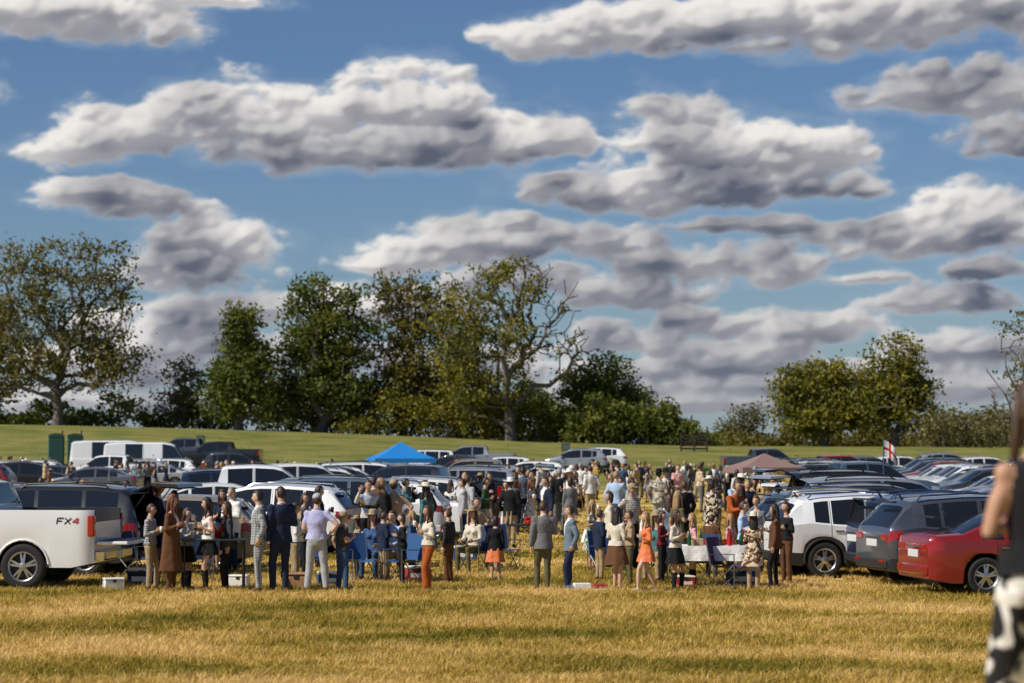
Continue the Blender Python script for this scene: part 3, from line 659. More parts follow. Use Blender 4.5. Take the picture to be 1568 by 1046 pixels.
def person_mesh(**kw):
    p=dict(PM); p.update(kw); m_=p['sex']=='m'; bd=p['build']; dz=-.43 if p['seated'] else 0
    if m_: TR=[(.84,.12,.10,0),(.93,.165,.118,.008),(1.02,.155,.11,0),(1.12,.15,.108,-.004),(1.25,.168,.118,0),(1.35,.18,.118,.006),(1.42,.155,.092,.012),(1.465,.09,.07,.012),(1.50,.06,.06,.005),(1.60,.054,.058,-.012)]
    else: TR=[(.84,.12,.105,0),(.92,.17,.122,.01),(1.0,.148,.108,.004),(1.09,.118,.092,0),(1.20,.132,.10,0),(1.31,.148,.105,.004),(1.385,.13,.085,.01),(1.43,.07,.06,.01),(1.47,.048,.05,.005),(1.58,.044,.048,-.012)]
    add=.012 if p['top'] in('blazer','coat') else 0
    ln=p['lean']
    def LP_(x,y,z):
        h=max(0,z-.95); return (x,y-ln*h,z+dz)
    raw=MB()
    pts=[LP_(0,r[3],r[0]) for r in TR]; rad=[((r[1]+(add if r[0]<1.44 else 0))*(bd if r[0]<1.44 else 1),(r[2]+(add if r[0]<1.44 else 0))*(bd*bd if r[0]<1.3 else 1)) for r in TR]
    raw.tube(pts,rad,18)
    shx,shz=(.178,1.405) if m_ else (.148,1.37)
    if not m_:
        for s in(-1,1): raw.ell(LP_(s*.062,-.075,1.27),(.062,.055,.058),0)
    raw.ell(LP_(0,.05,.92),(.13 if m_ else .14,.085,.09),0)
    segs=[]; joints={}
    for s,a in((1,p['aL']),(-1,p['aR'])):
        S_=Vector(LP_(s*(shx+add*.5),.008,shz)); e,w=rel[a]; k=1 if m_ else .93
        E=S_+Vector((s*e[0],e[1],e[2]))*k; Wr=E+Vector((s*w[0],w[1],w[2]))*k
        r=[.060,.054,.044,.043,.030] if m_ else [.047,.041,.034,.033,.023]
        sl=(.008 if p['sleeve']=='long' else 0)+add*.7; r=[q*(.5+.5*bd)+sl for q in r]
        raw.ell(S_,(r[0]*1.05,r[0]*1.02,r[0]*1.05),0)
        raw.tube([S_+Vector((-s*.03,0,.0)),S_.lerp(E,.5),E,E.lerp(Wr,.4),Wr],r,10)
        segs+= [('arm',S_,E,.045,0),('arm',E,Wr,.035,1)]; joints[s]=(S_,E,Wr)
    lg=p['legs']
    for s in(1,-1):
        hip=Vector((s*.088,0.005,.90+dz))
        if p['seated']: knee=Vector((s*.12,-.42,.50)); ank=Vector((s*.13,-.40,.09)); fd=0
        else:
            ax={'stand':.10,'wide':.17,'contra':.11,'stride':.07,'cross':.03}[lg]; fd=s*.18
            ay=0; ky=-.015
            if lg=='stride': ay=-.24*s; ky=-.10 if s>0 else -.06
            if lg=='contra' and s>0: ay=-.09; ky=-.075
            if lg=='contra' and s<0: ax=.08
            if lg=='cross' and s>0: ay=-.10
            ank=Vector((s*ax,ay+.01,.085)); knee=Vector((s*(.09+ax)/2,(ay)/2+ky,.485))
        if p['bottom'] in('pants','jeans'): r=[.092,.084,.068,.066,.056] if m_ else [.09,.08,.058,.056,.046]
        else: r=[.088,.07,.048,.052,.034]
        if p['boots']: r[3]=.062; r[4]=.05
        if p['bottom']=='wide': r=[.095,.088,.08,.085,.095]
        r=[q*(.4+.6*bd) for q in r]
        raw.tube([hip,hip.lerp(knee,.5),knee,knee.lerp(ank,.4),ank],r,10)
        raw.ell(knee,(r[2],r[2],r[2]),0)
        c,sn=math.cos(fd*.9),math.sin(fd*.9)
        heel=ank+Vector((0,.045,-.045)); toe=ank+Vector((sn*.16,-c*.17,-.055))
        raw.tube([heel+Vector((0,.01,.0)),heel.lerp(toe,.4)+Vector((0,0,.005)),heel.lerp(toe,.75),toe],[(.034,.038),(.04,.038),(.042,.028),(.025,.018)],8,0,(1,0,0))
        segs+= [('leg',hip,knee,.075,0),('leg',knee,ank,.05,1)]
    me=bpy.data.meshes.new('raw'); me.from_pydata(raw.v,[],raw.f); ob=bpy.data.objects.new('raw',me); link(ob)
    rm=ob.modifiers.new('r','REMESH'); rm.mode='VOXEL'; rm.voxel_size=p['vox']; sm=ob.modifiers.new('s','SMOOTH'); sm.iterations=3; sm.factor=.5
    dg=bpy.context.evaluated_depsgraph_get(); ev=ob.evaluated_get(dg); em=ev.to_mesh()
    nv=len(em.vertices); co=np.empty(nv*3); em.vertices.foreach_get('co',co); co=co.reshape(-1,3)
    polys=[tuple(q.vertices) for q in em.polygons]; cen=np.array([co[list(q)].mean(0) for q in polys])
    ev.to_mesh_clear(); bpy.data.objects.remove(ob); bpy.data.meshes.remove(me)
    def sd(A,B):
        A=np.array(A);B=np.array(B);d=B-A;t=np.clip(((cen-A)@d)/(d@d),0,1); return np.linalg.norm(cen-(A+t[:,None]*d),axis=1),t
    zl=cen[:,2]-dz; rx=np.interp(zl,[r[0] for r in TR],[r[1] for r in TR]); ry=np.interp(zl,[r[0] for r in TR],[r[2] for r in TR])
    yy=cen[:,1]+ln*np.maximum(0,zl-.95)
    dT=(np.sqrt((cen[:,0]/rx)**2+(yy/ry)**2)-1)*.1; dT=np.where(zl<.84,9,dT)
    best=dT.copy(); lab=np.zeros(len(cen),int); tt=np.zeros(len(cen))
    for (k,A,B,r,part) in segs:
        d,t=sd(A,B); d=d-r; u=d<best; best=np.where(u,d,best); lab=np.where(u,{'arm':10,'leg':20}[k]+part,lab); tt=np.where(u,t,tt)
    M=np.zeros(len(cen),int)
    T_=lab==0; neck=1.475 if m_ else 1.43
    M[T_]=0; M[T_&(zl<(1.0 if p['top'] not in('blazer','coat') else .9))]=1; M[T_&(zl>neck)&(abs(cen[:,0])<.095)]=2
    fr=T_&(yy<-.02)
    if p['top'] in('blazer','coat'): M[fr&(zl>1.08)&(zl<=neck+.03)&(abs(cen[:,0])<.014+.065*(zl-1.08)/.36)]=5
    if p['top'] in('blazer','coat') and m_ is False: M[fr&(zl>1.36)&(abs(cen[:,0])<.06)]=2
    if p['top']=='tank' or p['top']=='vneck': M[T_&(zl>1.33)&(abs(cen[:,0])<.075+.0*zl)&(yy<.02)]=2
    if p['bottom']=='dress': M[T_&(M==1)]=0
    sl=p['sleeve']; ua=lab==10; fa=lab==11
    if sl=='short': M[ua&(tt>.62)]=2; M[fa]=2
    if sl=='none': M[ua]=2; M[fa]=2
    lgm=lab>=20; bt=p['bottom']
    if bt in('pants','jeans','wide'): M[lgm]=1
    elif bt=='shorts': M[lgm]=2; M[(lab==20)]=1
    else: M[lgm]=2; M[(lab==20)&(tt<.2)]=0 if bt=='dress' else 1
    z=cen[:,2]
    if p['boots']: M[lgm&(z<.40)]=4
    M[(z<.088)&(lgm|(z<.1))]=4
    mb=MB(); mb.add(co.tolist(),polys,M,True)
    def shell(rr,m,fold=.05,nf=7):
        vs=[];fs=[];n=28
        for i,(z_,a,b_,y_) in enumerate(rr):
            f=fold*i/(len(rr)-1)
            for j in range(n):
                t=2*math.pi*j/n; k=1+f*math.sin(nf*t+.6*i*.3)+f*.5*math.sin(3*t+1)
                q=LP_(a*k*math.cos(t),b_*k*math.sin(t)+y_,z_); vs.append(q)
        for i in range(len(rr)-1):
            for j in range(n): fs.append((i*n+j,i*n+(j+1)%n,(i+1)*n+(j+1)%n,(i+1)*n+j))
        mb.add(vs,fs,m,True)
    hx=TR[1][1]*bd; hy=TR[1][2]*bd
    if bt in('skirt','dress') and not p['seated']:
        hem=p['hem']; wz=1.06; wa=np.interp(wz,[r[0] for r in TR],[r[1] for r in TR]);wb=np.interp(wz,[r[0] for r in TR],[r[2] for r in TR])
        fl=.03+.10*(1.0-hem)
        shell([(wz+.02,wa+.004,wb+.004,0),(.98,(wa+hx)/2+.012,(wb+hy)/2+.01,.003),(.90,hx+.018,hy+.02,.006),((.9+hem)/2,hx+.015+fl*.6,hy+.02+fl*.6,.004),(hem,hx+.015+fl,hy+.02+fl,0)],0 if bt=='dress' else 1,.08)
    if p['top']=='coat': shell([(1.12,hx*.93+.02,hy+.01,0),(.95,hx+.035,hy+.03,.005),(.75,hx+.05,hy+.045,.005),(.38,hx+.09,hy+.09,.01)],0,.06,5)
    elif p['top']=='blazer': shell([(1.14,hx*.93+.018,hy+.008,0),(1.02,hx+.01,hy+.014,.003),(.92,hx+.026,hy+.026,.006),(.83,hx+.034,hy+.034,.008)],0,.03,5)
    elif not p['seated'] and bt in('pants','jeans','shorts','wide','skirt'): shell([(1.06,hx*.95,hy*.97,0),(1.0,hx+.006,hy+.004,.002),(.95,hx+.014,hy+.014,.006)],0,.04,6)
    if p['top'] in('blazer','shirt') and m_:
        mb.tube([Vector(LP_(.062*math.cos(t),.066*math.sin(t)+.006,neck+.01-.018*math.sin(t)*-1)) for t in np.linspace(0,2*math.pi,13)],.012,5,5 if p['top']=='blazer' else 0,(0,0,1))
    for s in(1,-1):
        S_,E,Wr=joints[s]; dv=(Wr-E).normalized(); a=p['aL'] if s>0 else p['aR']
        grip=a in('bent','drink','reach') and p['cup']
        Mh=hand(mb,Wr,dv,1.0 if m_ else .9,s,grip)
        if grip and (s<0 or p['aR'] not in('bent','drink','reach')):
            c=Wr+dv*.085+Vector((0,-.03,0)); mb.tube([c-Vector((0,0,.05)),c+Vector((0,0,.07))],[.028,.036],10,8)
    hc=Vector(LP_(0,-.018,1.645))+Vector((0,-ln*.02,0))
    headgeo(mb,hc,1.0 if m_ else .96,p['yaw'],p['pitch'],p['hair'],p['sex'],p['hat'])
    return mb.mesh('person',[None]*9,0)
SK=[mat('skin',c,.55,spec=.3) for c in((.55,.33,.23),(.48,.27,.18),(.60,.38,.28),(.16,.08,.05))]
HR={k:mat('hair_'+k,c,.55,var=.35,vscale=25) for k,c in dict(dark=(.022,.014,.01),brown=(.06,.03,.016),blond=(.32,.2,.09),red=(.14,.045,.018),grey=(.25,.24,.22)).items()}
eye=mat('eye',(.03,.02,.015),.2); lip=mat('lip',(.35,.10,.09),.5)
C=dict(navy=(.018,.026,.055),black=(.014,.014,.016),white=(.74,.72,.68),cream=(.64,.57,.46),khaki=(.33,.25,.15),grey=(.16,.165,.17),lgrey=(.38,.39,.40),rust=(.36,.085,.02),
 brown=(.12,.055,.026),tan=(.38,.27,.16),olive=(.11,.10,.05),blue=(.05,.10,.22),jeans=(.045,.085,.17),lav=(.44,.44,.68),lblue=(.38,.50,.68),teal=(.06,.17,.18),red=(.42,.025,.02),pink=(.60,.32,.32),
 orange=(.64,.19,.05),maroon=(.13,.015,.02),green=(.04,.08,.04),dgrey=(.05,.052,.058),must=(.38,.24,.07),bluegrey=(.14,.185,.24))
def place(me,px,d,yaw,top,bot,skin=0,hair='brown',shoe='brown',inner='white',acc='white',H=1.76,sex='m',tp=None,bp_=None,X=None):
    nme='man' if sex=='m' else 'woman'
    o=link(bpy.data.objects.new(nme,me)); x,y=at(px,d) if X is None else (X,d)
    ms=[fab(C[top],tp),fab(C[bot],bp_),SK[skin],HR[hair],fab(C[shoe]),fab(C[inner]),eye,lip,fab(C[acc])]
    for sl,m in zip(o.material_slots,ms): sl.link='OBJECT'; sl.material=m
    o.location=(x,y,float(gz(x,y))+.0); o.rotation_euler=(0,0,math.radians(yaw)); s=H/1.76; o.scale=(s,s,s); return o
def dfy(fy): return CH*F/(fy-680.)
# yaw: 0 faces camera, 180 back to camera, 90 faces +x(right), -90 faces left
FP=[
 (232,904,772,'m',85,dict(aL='bent',aR='bent',cup=True,legs='contra'),'lgrey','khaki','brown',dict(tp='plaid')),
 (264,905,757,'w',80,dict(sex='w',top='coat',aR='bent',aL='bent',hair='long',bottom='pants'),'brown','brown','red',dict(tp=None)),
 (287,902,778,'w',60,dict(sex='w',top='shirt',sleeve='long',bottom='skirt',hem=.6,hair='mid',boots=True,aR='bent',aL='bent'),'lgrey','black','brown',dict(shoe='black')),
 (319,904,762,'w',-60,dict(sex='w',top='tank',sleeve='none',bottom='skirt',hem=.68,hair='long',boots=True,aR='drink',aL='bent',cup=True,legs='contra',yaw=-.3),'white','black','dark',dict(shoe='black',bp_=None)),
 (349,903,768,'w',-75,dict(sex='w',top='blazer',bottom='pants',hair='long',aR='bent',aL='down',legs='contra'),'dgrey','black','brown',dict(shoe='black',inner='cream')),
 (397,906,751,'m',-80,dict(top='blazer',aR='bent',aL='pocket',yaw=-.2),'lgrey','lgrey','dark',dict(tp='plaid',bp_='plaid')),
 (431,906,746,'m',-150,dict(top='blazer',aR='bent',aL='down',legs='contra',yaw=.3),'navy','navy','dark',{}),
 (452,898,770,'m',110,dict(top='shirt',aR='bent',aL='bent'),'white','khaki','brown',{}),
 (486,906,756,'m',175,dict(top='shirt',sleeve='short',aR='hip',aL='bent',hat='cap',legs='wide',build=1.12),'lav','lgrey','brown',dict(acc='lgrey')),
 (525,905,781,'m',125,dict(top='shirt',sleeve='short',aR='bent',aL='pocket',hat='brim',legs='wide',build=1.14),'dgrey','jeans','grey',dict(acc='khaki')),
 (588,889,784,'m',120,dict(top='blazer',aR='bent',aL='down'),'navy','khaki','brown',{}),
 (616,893,786,'w',-80,dict(sex='w',top='shirt',aR='bent',aL='bent',hair='mid'),'black','black','brown',{}),
 (632,888,782,'w',-110,dict(sex='w',top='shirt',sleeve='long',hair='long',aR='bent'),'blue','black','blond',{}),
 (656,904,774,'w',-65,dict(sex='w',top='shirt',sleeve='long',aR='drink',aL='bent',bottom='wide',hair='long',cup=True,legs='contra',hat=None),'cream','rust','brown',dict(shoe='rust')),
 (687,892,780,'m',-120,dict(top='shirt',aR='bent',aL='down'),'dgrey','brown','brown',dict(tp='plaid')),
 (759,889,790,'w',170,dict(sex='w',top='blazer',bottom='skirt',hem=.52,hair='mid',aR='down',aL='bent'),'black','orange','dark',dict(bp_='pinkflo',shoe='cream')),
 (746,870,792,'m',70,dict(aR='bent'),'lgrey','dgrey','dark',{}),
 (832,903,768,'m',-165,dict(top='blazer',aR='bent',aL='down',legs='contra',yaw=-.3),'grey','olive','brown',{}),
 (873,903,774,'m',-75,dict(top='blazer',aR='bent',aL='pocket',legs='contra',yaw=-.2),'bluegrey','navy','brown',{}),
 (906,872,766,'w',60,dict(sex='w',bottom='dress',hem=.5,hair='long',aR='bent',sleeve='short'),'teal','teal','blond',dict(tp='floral')),
 (918,888,781,'m',120,dict(top='blazer',aR='bent'),'navy','tan','brown',{}),
 (944,904,776,'w',150,dict(sex='w',top='shirt',bottom='skirt',hem=.55,hair='long',aR='bent',aL='bent',legs='contra',build=1.05),'cream','brown','dark',dict(shoe='brown')),
 (964,896,782,'m',-90,dict(aR='bent',aL='bent',top='shirt'),'tan','olive','brown',{}),
 (989,904,784,'w',-70,dict(sex='w',sleeve='long',bottom='dress',hem=.66,hair='long',aR='hip',aL='bent',legs='stride'),'orange','orange','blond',dict(tp='pinkflo',shoe='cream')),
 (1013,893,783,'w',70,dict(sex='w',hair='mid',aR='bent',aL='bent'),'maroon','black','brown',{}),
 (1034,904,781,'w',65,dict(sex='w',sleeve='long',bottom='skirt',hem=.60,hair='long',boots=True,aR='bent',aL='bent',legs='contra'),'cream','black','brown',dict(shoe='black')),
 (1060,896,786,'w',-80,dict(sex='w',sleeve='short',bottom='skirt',hem=.62,hair='long',boots=True,aL='bent'),'pink','black','blond',dict(shoe='black')),
 (1089,888,788,'m',170,dict(top='shirt',aR='bent',aL='bent',build=1.1),'brown','dgrey','brown',{}),
 (1118,889,787,'w',-130,dict(sex='w',hair='long',aR='bent',sleeve='short'),'pink','black','blond',{}),
 (1137,893,768,'m',75,dict(aL='bent',aR='bent',top='shirt'),'lblue','navy','brown',{}),
 (1153,903,780,'w',175,dict(sex='w',bottom='dress',hem=.55,sleeve='long',hair='long',hat='brim',aR='bent',aL='bent',boots=True,legs='contra'),'brown','brown','dark',dict(tp='floral',shoe='tan',acc='cream')),
 (1186,900,772,'w',-100,dict(sex='w',top='blazer',hair='long',aR='bent',aL='down',legs='contra'),'brown','black','dark',dict(shoe='black')),
 (1203,893,768,'w',-60,dict(sex='w',top='shirt',hair='mid',aR='bent',aL='bent',boots=True),'black','brown','brown',{}),
 (548,886,786,'w',-70,dict(sex='w',hair='long',aR='bent',hat='brim'),'tan','black','brown',dict(acc='khaki')),
 (468,891,775,'w',80,dict(sex='w',hair='long',aR='bent'),'olive','black','dark',{}),
]
for i,(px,fy,ty,sx,yaw,kw,tc_,bc,hr,ex) in enumerate(FP):
    d=dfy(fy); Hh=(fy-ty)/F*d; hatx=.06 if kw.get('hat')=='brim' else 0
    me=person_mesh(**kw); ex=dict(ex)
    place(me,px,d,yaw+random.uniform(-6,6),tc_,bc,skin=[0,1,2][i%3],hair=hr,H=min(1.93,Hh-hatx),sex=sx,**ex)
TM=[person_mesh(vox=.028,aR='bent',cup=True,legs='contra'),person_mesh(vox=.028,top='blazer',aR='pocket'),person_mesh(vox=.028,top='blazer',aR='bent',aL='pocket',legs='contra',hat='brim'),
 person_mesh(vox=.028,sleeve='short',aR='hip',aL='bent',hat='cap',build=1.12),person_mesh(vox=.028,aR='drink',aL='pocket',legs='wide',cup=True),person_mesh(vox=.028,top='blazer',aR='cross',aL='cross',yaw=.4),
 person_mesh(vox=.028,top='blazer',aR='bent',aL='down',cup=True),person_mesh(vox=.028,aR='reach',aL='down',lean=.2,legs='contra'),person_mesh(vox=.028,aR='up',aL='pocket',legs='stride')]
TW=[person_mesh(vox=.028,sex='w',bottom='dress',hair='long',sleeve='short',aR='bent',cup=True),person_mesh(vox=.028,sex='w',hair='long',aR='bent',aL='bent',legs='contra'),
 person_mesh(vox=.028,sex='w',bottom='skirt',hem=.65,hair='mid',boots=True,aR='drink',cup=True,top='blazer'),person_mesh(vox=.028,sex='w',bottom='dress',hem=.35,hair='long',hat='brim',aR='down'),
 person_mesh(vox=.028,sex='w',bottom='skirt',hem=.62,hair='long',sleeve='none',top='tank',aR='cross',aL='cross',legs='cross'),person_mesh(vox=.028,sex='w',hair='bun',aR='bent',top='coat'),
 person_mesh(vox=.028,sex='w',bottom='dress',hem=.6,hair='long',boots=True,aR='hip',aL='drink',cup=True)]
tops=['navy']*6+['black']*6+['white']*4+['cream']*3+['grey']*3+['lgrey']*2+['rust','brown','brown','tan','tan','olive','olive','blue','lblue','lblue','teal','maroon','dgrey','dgrey','must','pink','green','bluegrey','bluegrey','red']
bots=['khaki']*4+['tan']*2+['black']*4+['navy']*2+['grey']*2+['jeans']*3+['dgrey','brown','olive','lgrey']
def crowd(x,d,yaw,sex=None):
    sx=sex or random.choice('mw'); me=random.choice(TM if sx=='m' else TW)
    place(me,0,d,yaw,random.choice(tops),random.choice(bots),skin=random.choice([0,0,1,1,2,2,3]),hair=random.choice(['dark','dark','brown','brown','blond','grey'] if sx=='m' else ['dark','brown','brown','blond','brown','red']),
          shoe=random.choice(['brown','black','black']),acc=random.choice(['white','khaki','cream','black']),H=random.uniform(1.68,1.88) if sx=='m' else random.uniform(1.55,1.73),sex=sx,tp=random.choice([None]*7+['floral','plaid']),X=x)
CL=[(745,63,2),(790,62,3),(775,78,3),(822,80,3),(800,94,3),(855,69,3),(852,100,3),(882,86,3),(905,98,3),(1095,66,3),(1122,76,3),(1062,90,2),(1090,108,3),(1075,120,3),
 (940,113,5),(963,108,3),(1000,118,4),(1025,121,4),(1046,122,2),(1168,60,3),(1195,68,3),(1187,84,3),(1172,50,2),(1070,48.5,1),(985,49,2),(422,128,3),(450,127,4),(481,124,4),(362,122,4),
 (205,126,5),(188,130,2),(97,124,3),(12,148,5),(40,146,4),(75,150,2),(232,134,3),
 (90,66,3),(602,53,2),(542,51,2),(612,58,2),(505,50,1),(300,49,2),(352,49,1),(225,49,2),(352,108,3),(1553,88,2),(1250,124,3),(885,108,2),(1135,47.5,1),(890,51,1),(1150,100,3),(1215,96,2),(330,100,2),(1010,60,2),(700,68,2),
 (832,72,3),(768,70,2),(955,66,2),(1042,72,3),(912,80,2),(1140,61,3),(665,61,2),(582,52,1),(1105,92,3),(780,88,3),(842,88,3),(1215,110,2)]
for px,d,n in CL:
    cx_,_=at(px,d); a0=random.uniform(0,6.28); R_=.42+.11*n
    for k in range(n):
        a=a0+k*6.283/n+random.uniform(-.35,.35); x=cx_+R_*math.cos(a)*1.15; y=d+R_*math.sin(a)*1.6
        yaw=math.degrees(math.atan2(cx_-x,-(d-y)))+random.uniform(-30,30)
        crowd(x,y,yaw)
# foreground woman at right
fw=person_mesh(sex='w',top='tank',sleeve='none',bottom='wide',hair='long',aR='bent',aL='cross',legs='contra',vox=.014,yaw=.2)
fwo=place(fw,0,10.2,195,'black','white',skin=1,hair='brown',shoe='black',H=1.77,sex='w',bp_='bold',X=2.21)
# ------------------------------------------------------------ furniture and objects
black=mat('black_table',(.02,.02,.02),.5); wht=mat('white_plastic',(.75,.75,.74),.4); metal=mat('steel_tube',(.3,.3,.31),.35,.9); wood=mat('wood_crate',(.34,.19,.09),.8,var=.3,vscale=8)
def obj(name,mb,mats,px,d,yaw=0,z=0,angle=35,sc=1):
    o=link(bpy.data.objects.new(name,mb.mesh(name,mats,angle))); x,y=at(px,d); o.location=(x,y,float(gz(x,y))+z); o.rotation_euler=(0,0,math.radians(yaw)); o.scale=(sc,sc,sc); return o
def table(w,dp,h,items,cloth=False):
    mb=MB(); mb.box(-w/2,w/2,-dp/2,dp/2,h-.035,h,0,bev=.01)
    for sx in(-1,1):
        for sy in(-1,1): mb.tube([(sx*(w/2-.06),sy*(dp/2-.06),0),(sx*(w/2-.06),sy*(dp/2-.06),h-.035)],.016,6,1)
        mb.tube([(sx*(w/2-.06),-(dp/2-.06),.25),(sx*(w/2-.06),(dp/2-.06),.25)],.012,6,1,(0,0,1))
    if cloth:
        n=40; vs=[];fs=[]
        per=[]
        for t in np.linspace(0,1,n,endpoint=False):
            q=t*2*(w+dp)
            if q<w: per.append((-w/2+q,-dp/2,0,-1))
            elif q<w+dp: per.append((w/2,-dp/2+q-w,1,0))
            elif q<2*w+dp: per.append((w/2-(q-w-dp),dp/2,0,1))
            else: per.append((-w/2,dp/2-(q-2*w-dp),-1,0))
        for lv,zz in enumerate((h+.006,h-.12,h-.26)):
            for i,(x,y,nx_,ny_) in enumerate(per):
                o_=.012+lv*(.02+.02*math.sin(i*1.9)); vs.append((x+nx_*o_,y+ny_*o_,zz))
        for l in range(2):
            for i in range(n): fs.append((l*n+i,l*n+(i+1)%n,(l+1)*n+(i+1)%n,(l+1)*n+i))
        fs.append(tuple(range(n))); mb.add(vs,fs,2,False)
    for k in range(items):
        x=random.uniform(-w/2+.1,w/2-.1); y=random.uniform(-dp/2+.1,dp/2-.1); z0=h+.01; m=random.choice([3,3,4,5,6])
        r=random.random()
        if r<.5: mb.tube([(x,y,z0),(x,y,z0+.11)],[.03,.042],10,m)
        elif r<.75: mb.tube([(x,y,z0),(x,y,z0+.15),(x,y,z0+.2),(x,y,z0+.29)],[.037,.037,.015,.014],10,m)
        else: mb.box(x-.12,x+.12,y-.08,y+.08,z0,z0+random.uniform(.06,.16),m,bev=.012)
    return mb
tm=[black,metal,fab(C['white']),wht,fab(C['red']),mat('green_glass',(.02,.08,.03),.1),fab(C['tan'])]
obj('bar_table',table(1.15,.6,.92,12),[black,black]+tm[2:],330,43.1,3)
obj('food_table',table(1.3,.75,.75,18,True),tm,1092,44.2,-4)
obj('food_table',table(1.5,.75,.75,12,False),tm,795,56,8)
obj('food_table',table(1.4,.7,.75,12,False),tm,705,51,4)
obj('food_table',table(1.5,.75,.75,10,True),tm,950,52,2)
obj('food_table',table(1.2,.6,.72,10,True),tm,572,48.6,6)
def chair(c):
    mb=MB()
    for sx in(-1,1):
        mb.tube([(sx*.25,-.24,0),(sx*.25,.22,.44)],.012,6,1); mb.tube([(sx*.25,.24,0),(sx*.25,-.22,.44)],.012,6,1)
        mb.tube([(sx*.27,-.24,.0),(sx*.27,-.24,.62)],.011,6,1); mb.tube([(sx*.27,.22,.4),(sx*.27,.32,.92)],.012,6,1)
        mb.tube([(sx*.28,-.26,.63),(sx*.28,.25,.62)],[(.03,.008)]*2,6,0,(1,0,0))
    mb.tube([(-.25,-.24,.02),(.25,.24,.02)],.01,6,1,(0,0,1))
    n=7; vs=[];fs=[]
    for i in range(n):
        for j in range(n): 
            u=i/(n-1);v_=j/(n-1); vs.append((-.25+.5*u,-.23+.45*v_,.44-.02*v_-.05*math.sin(math.pi*u)))
    for i in range(n-1):
        for j in range(n-1): fs.append((i*n+j,(i+1)*n+j,(i+1)*n+j+1,i*n+j+1))
    mb.add(vs,fs,0,True)
    vs=[]
    for i in range(n):
        for j in range(n):
            u=i/(n-1);v_=j/(n-1); vs.append((-.26+.52*u,.22+.10*v_+.05*math.sin(math.pi*u),.42+.5*v_))
    mb.add(vs,fs,0,True)
    return mb
cf=[mat('chair_blue',(.02,.08,.22),.8),mat('chair_navy',(.015,.03,.09),.8),mat('chair_red',(.3,.02,.02),.8),mat('chair_purple',(.05,.025,.09),.8)]
for px,d,yw,c_ in ((552,45.6,30,0),(572,46.6,-10,1),(602,46.8,-30,1),(1114,43.6,60,3),(1068,45.2,-60,1),(730,58,20,1),(478,46.6,10,0),(1006,46,-20,1),(930,47,30,0),(210,46.5,60,1),(618,45.4,-50,0),(770,50,30,1),(725,49,-30,1),(302,45.5,20,1)):
    obj('camp_chair',chair(c_),[cf[c_],metal],px,d,yw)
sm1=person_mesh(seated=True,aR='lap',aL='lap'); sw1=person_mesh(sex='w',seated=True,aR='lap',aL='lap',hair='long',hat='brim')
for px,d,yw,me_,sx,t_,b_ in ((572,46.6,-10,sw1,'w','blue','jeans'),(602,46.8,-30,sm1,'m','lblue','khaki'),(1006,46,-20,sw1,'w','teal','tan'),(730,58,20,sm1,'m','tan','jeans'),(725,49,-30,sw1,'w','cream','olive')):
    place(me_,px,d,yw,t_,b_,sex=sx,acc='khaki',H=1.74)
def cooler(c1):
    mb=MB(); mb.box(-.3,.3,-.18,.18,0,.3,0,bev=.03); mb.box(-.31,.31,-.19,.19,.303,.37,1,bev=.025)
    mb.tube([(-.33,0,.2),(-.36,0,.28),(-.36,0,.4)],.012,6,2,(0,1,0)); mb.box(-.05,.05,-.2,-.182,.24,.32,2); mb.box(-.2,.2,-.182,-.178,.1,.2,1)
    return mb
for px,d,yw,c_,sc in ((176,43.2,20,wht,.6),(456,43.6,-4,wood,.8),(712,54,0,cf[0],.9),(1135,44.5,10,cf[0],.9),(640,46,12,cf[2],.8),(222,44.5,-10,cf[1],.9),(505,44.6,15,cf[0],.7),(368,44.2,-12,wht,.6),(1048,44,6,cf[2],.6)):
    obj('cooler' if c_ is not wood else 'wooden_crate',cooler(c_),[c_,wht if c_ is not wood else wood,black],px,d,yw,sc=sc)
mb=MB(); mb.box(-.45,.35,-.22,.22,0,.04,0,bev=.01); mb.box(-.3,0,-.15,.1,.045,.14,0,bev=.01); mb.box(.05,.3,-.1,.15,.045,.12,1,bev=.01); mb.box(-.42,-.32,-.18,.1,.045,.1,2,bev=.01)
obj('picnic_tray',mb,[wht,cf[2],cf[0]],903,43.0,8)
# canopies
def canopy(name,px,d,c,w,eave,peak):
    mb=MB(); h=w/2; n=8
    for q in range(4):
        a=q*math.pi/2; ca,sa=round(math.cos(a)),round(math.sin(a)); vs=[];fs=[]
        for i in range(n+1):
            t=i/n; r=h*(1-t); z=eave+(peak-eave)*(t**1.25)
            for j in range(n+1):
                u=-1+2*j/n; x=u*r; y=-r; zz=z-.05*(1-u*u)*(1-t)*(t+.15)
                vs.append((x*ca-y*sa,x*sa+y*ca,zz))
        for i in range(n):
            for j in range(n): fs.append((i*(n+1)+j,i*(n+1)+j+1,(i+1)*(n+1)+j+1,(i+1)*(n+1)+j))
        mb.add(vs,fs,0,True)
        vs=[(-h,-h,eave-.004),(h,-h,eave-.004),(h+.005,-h-.005,eave-.22),(-h-.005,-h-.005,eave-.22)]
        mb.add([(x*ca-y*sa,x*sa+y*ca,z) for x,y,z in vs],[(0,1,2,3)],0,False)
        mb.tube([((-h+.03)*ca-(-h+.03)*sa,(-h+.03)*sa+(-h+.03)*ca,0),((-h+.03)*ca-(-h+.03)*sa,(-h+.03)*sa+(-h+.03)*ca,eave-.01)],.02,6,1)
    obj(name,mb,[c,metal],px,d,12,0,30)
canopy('canopy_tent',614,119,mat('canopy_blue',(.015,.2,.55),.55,var=.08,vscale=.7),3.0,1.9,2.72)
canopy('canopy_tent',1170,92,mat('canopy_brown',(.24,.15,.13),.75,var=.1,vscale=.7),2.5,1.72,2.25)
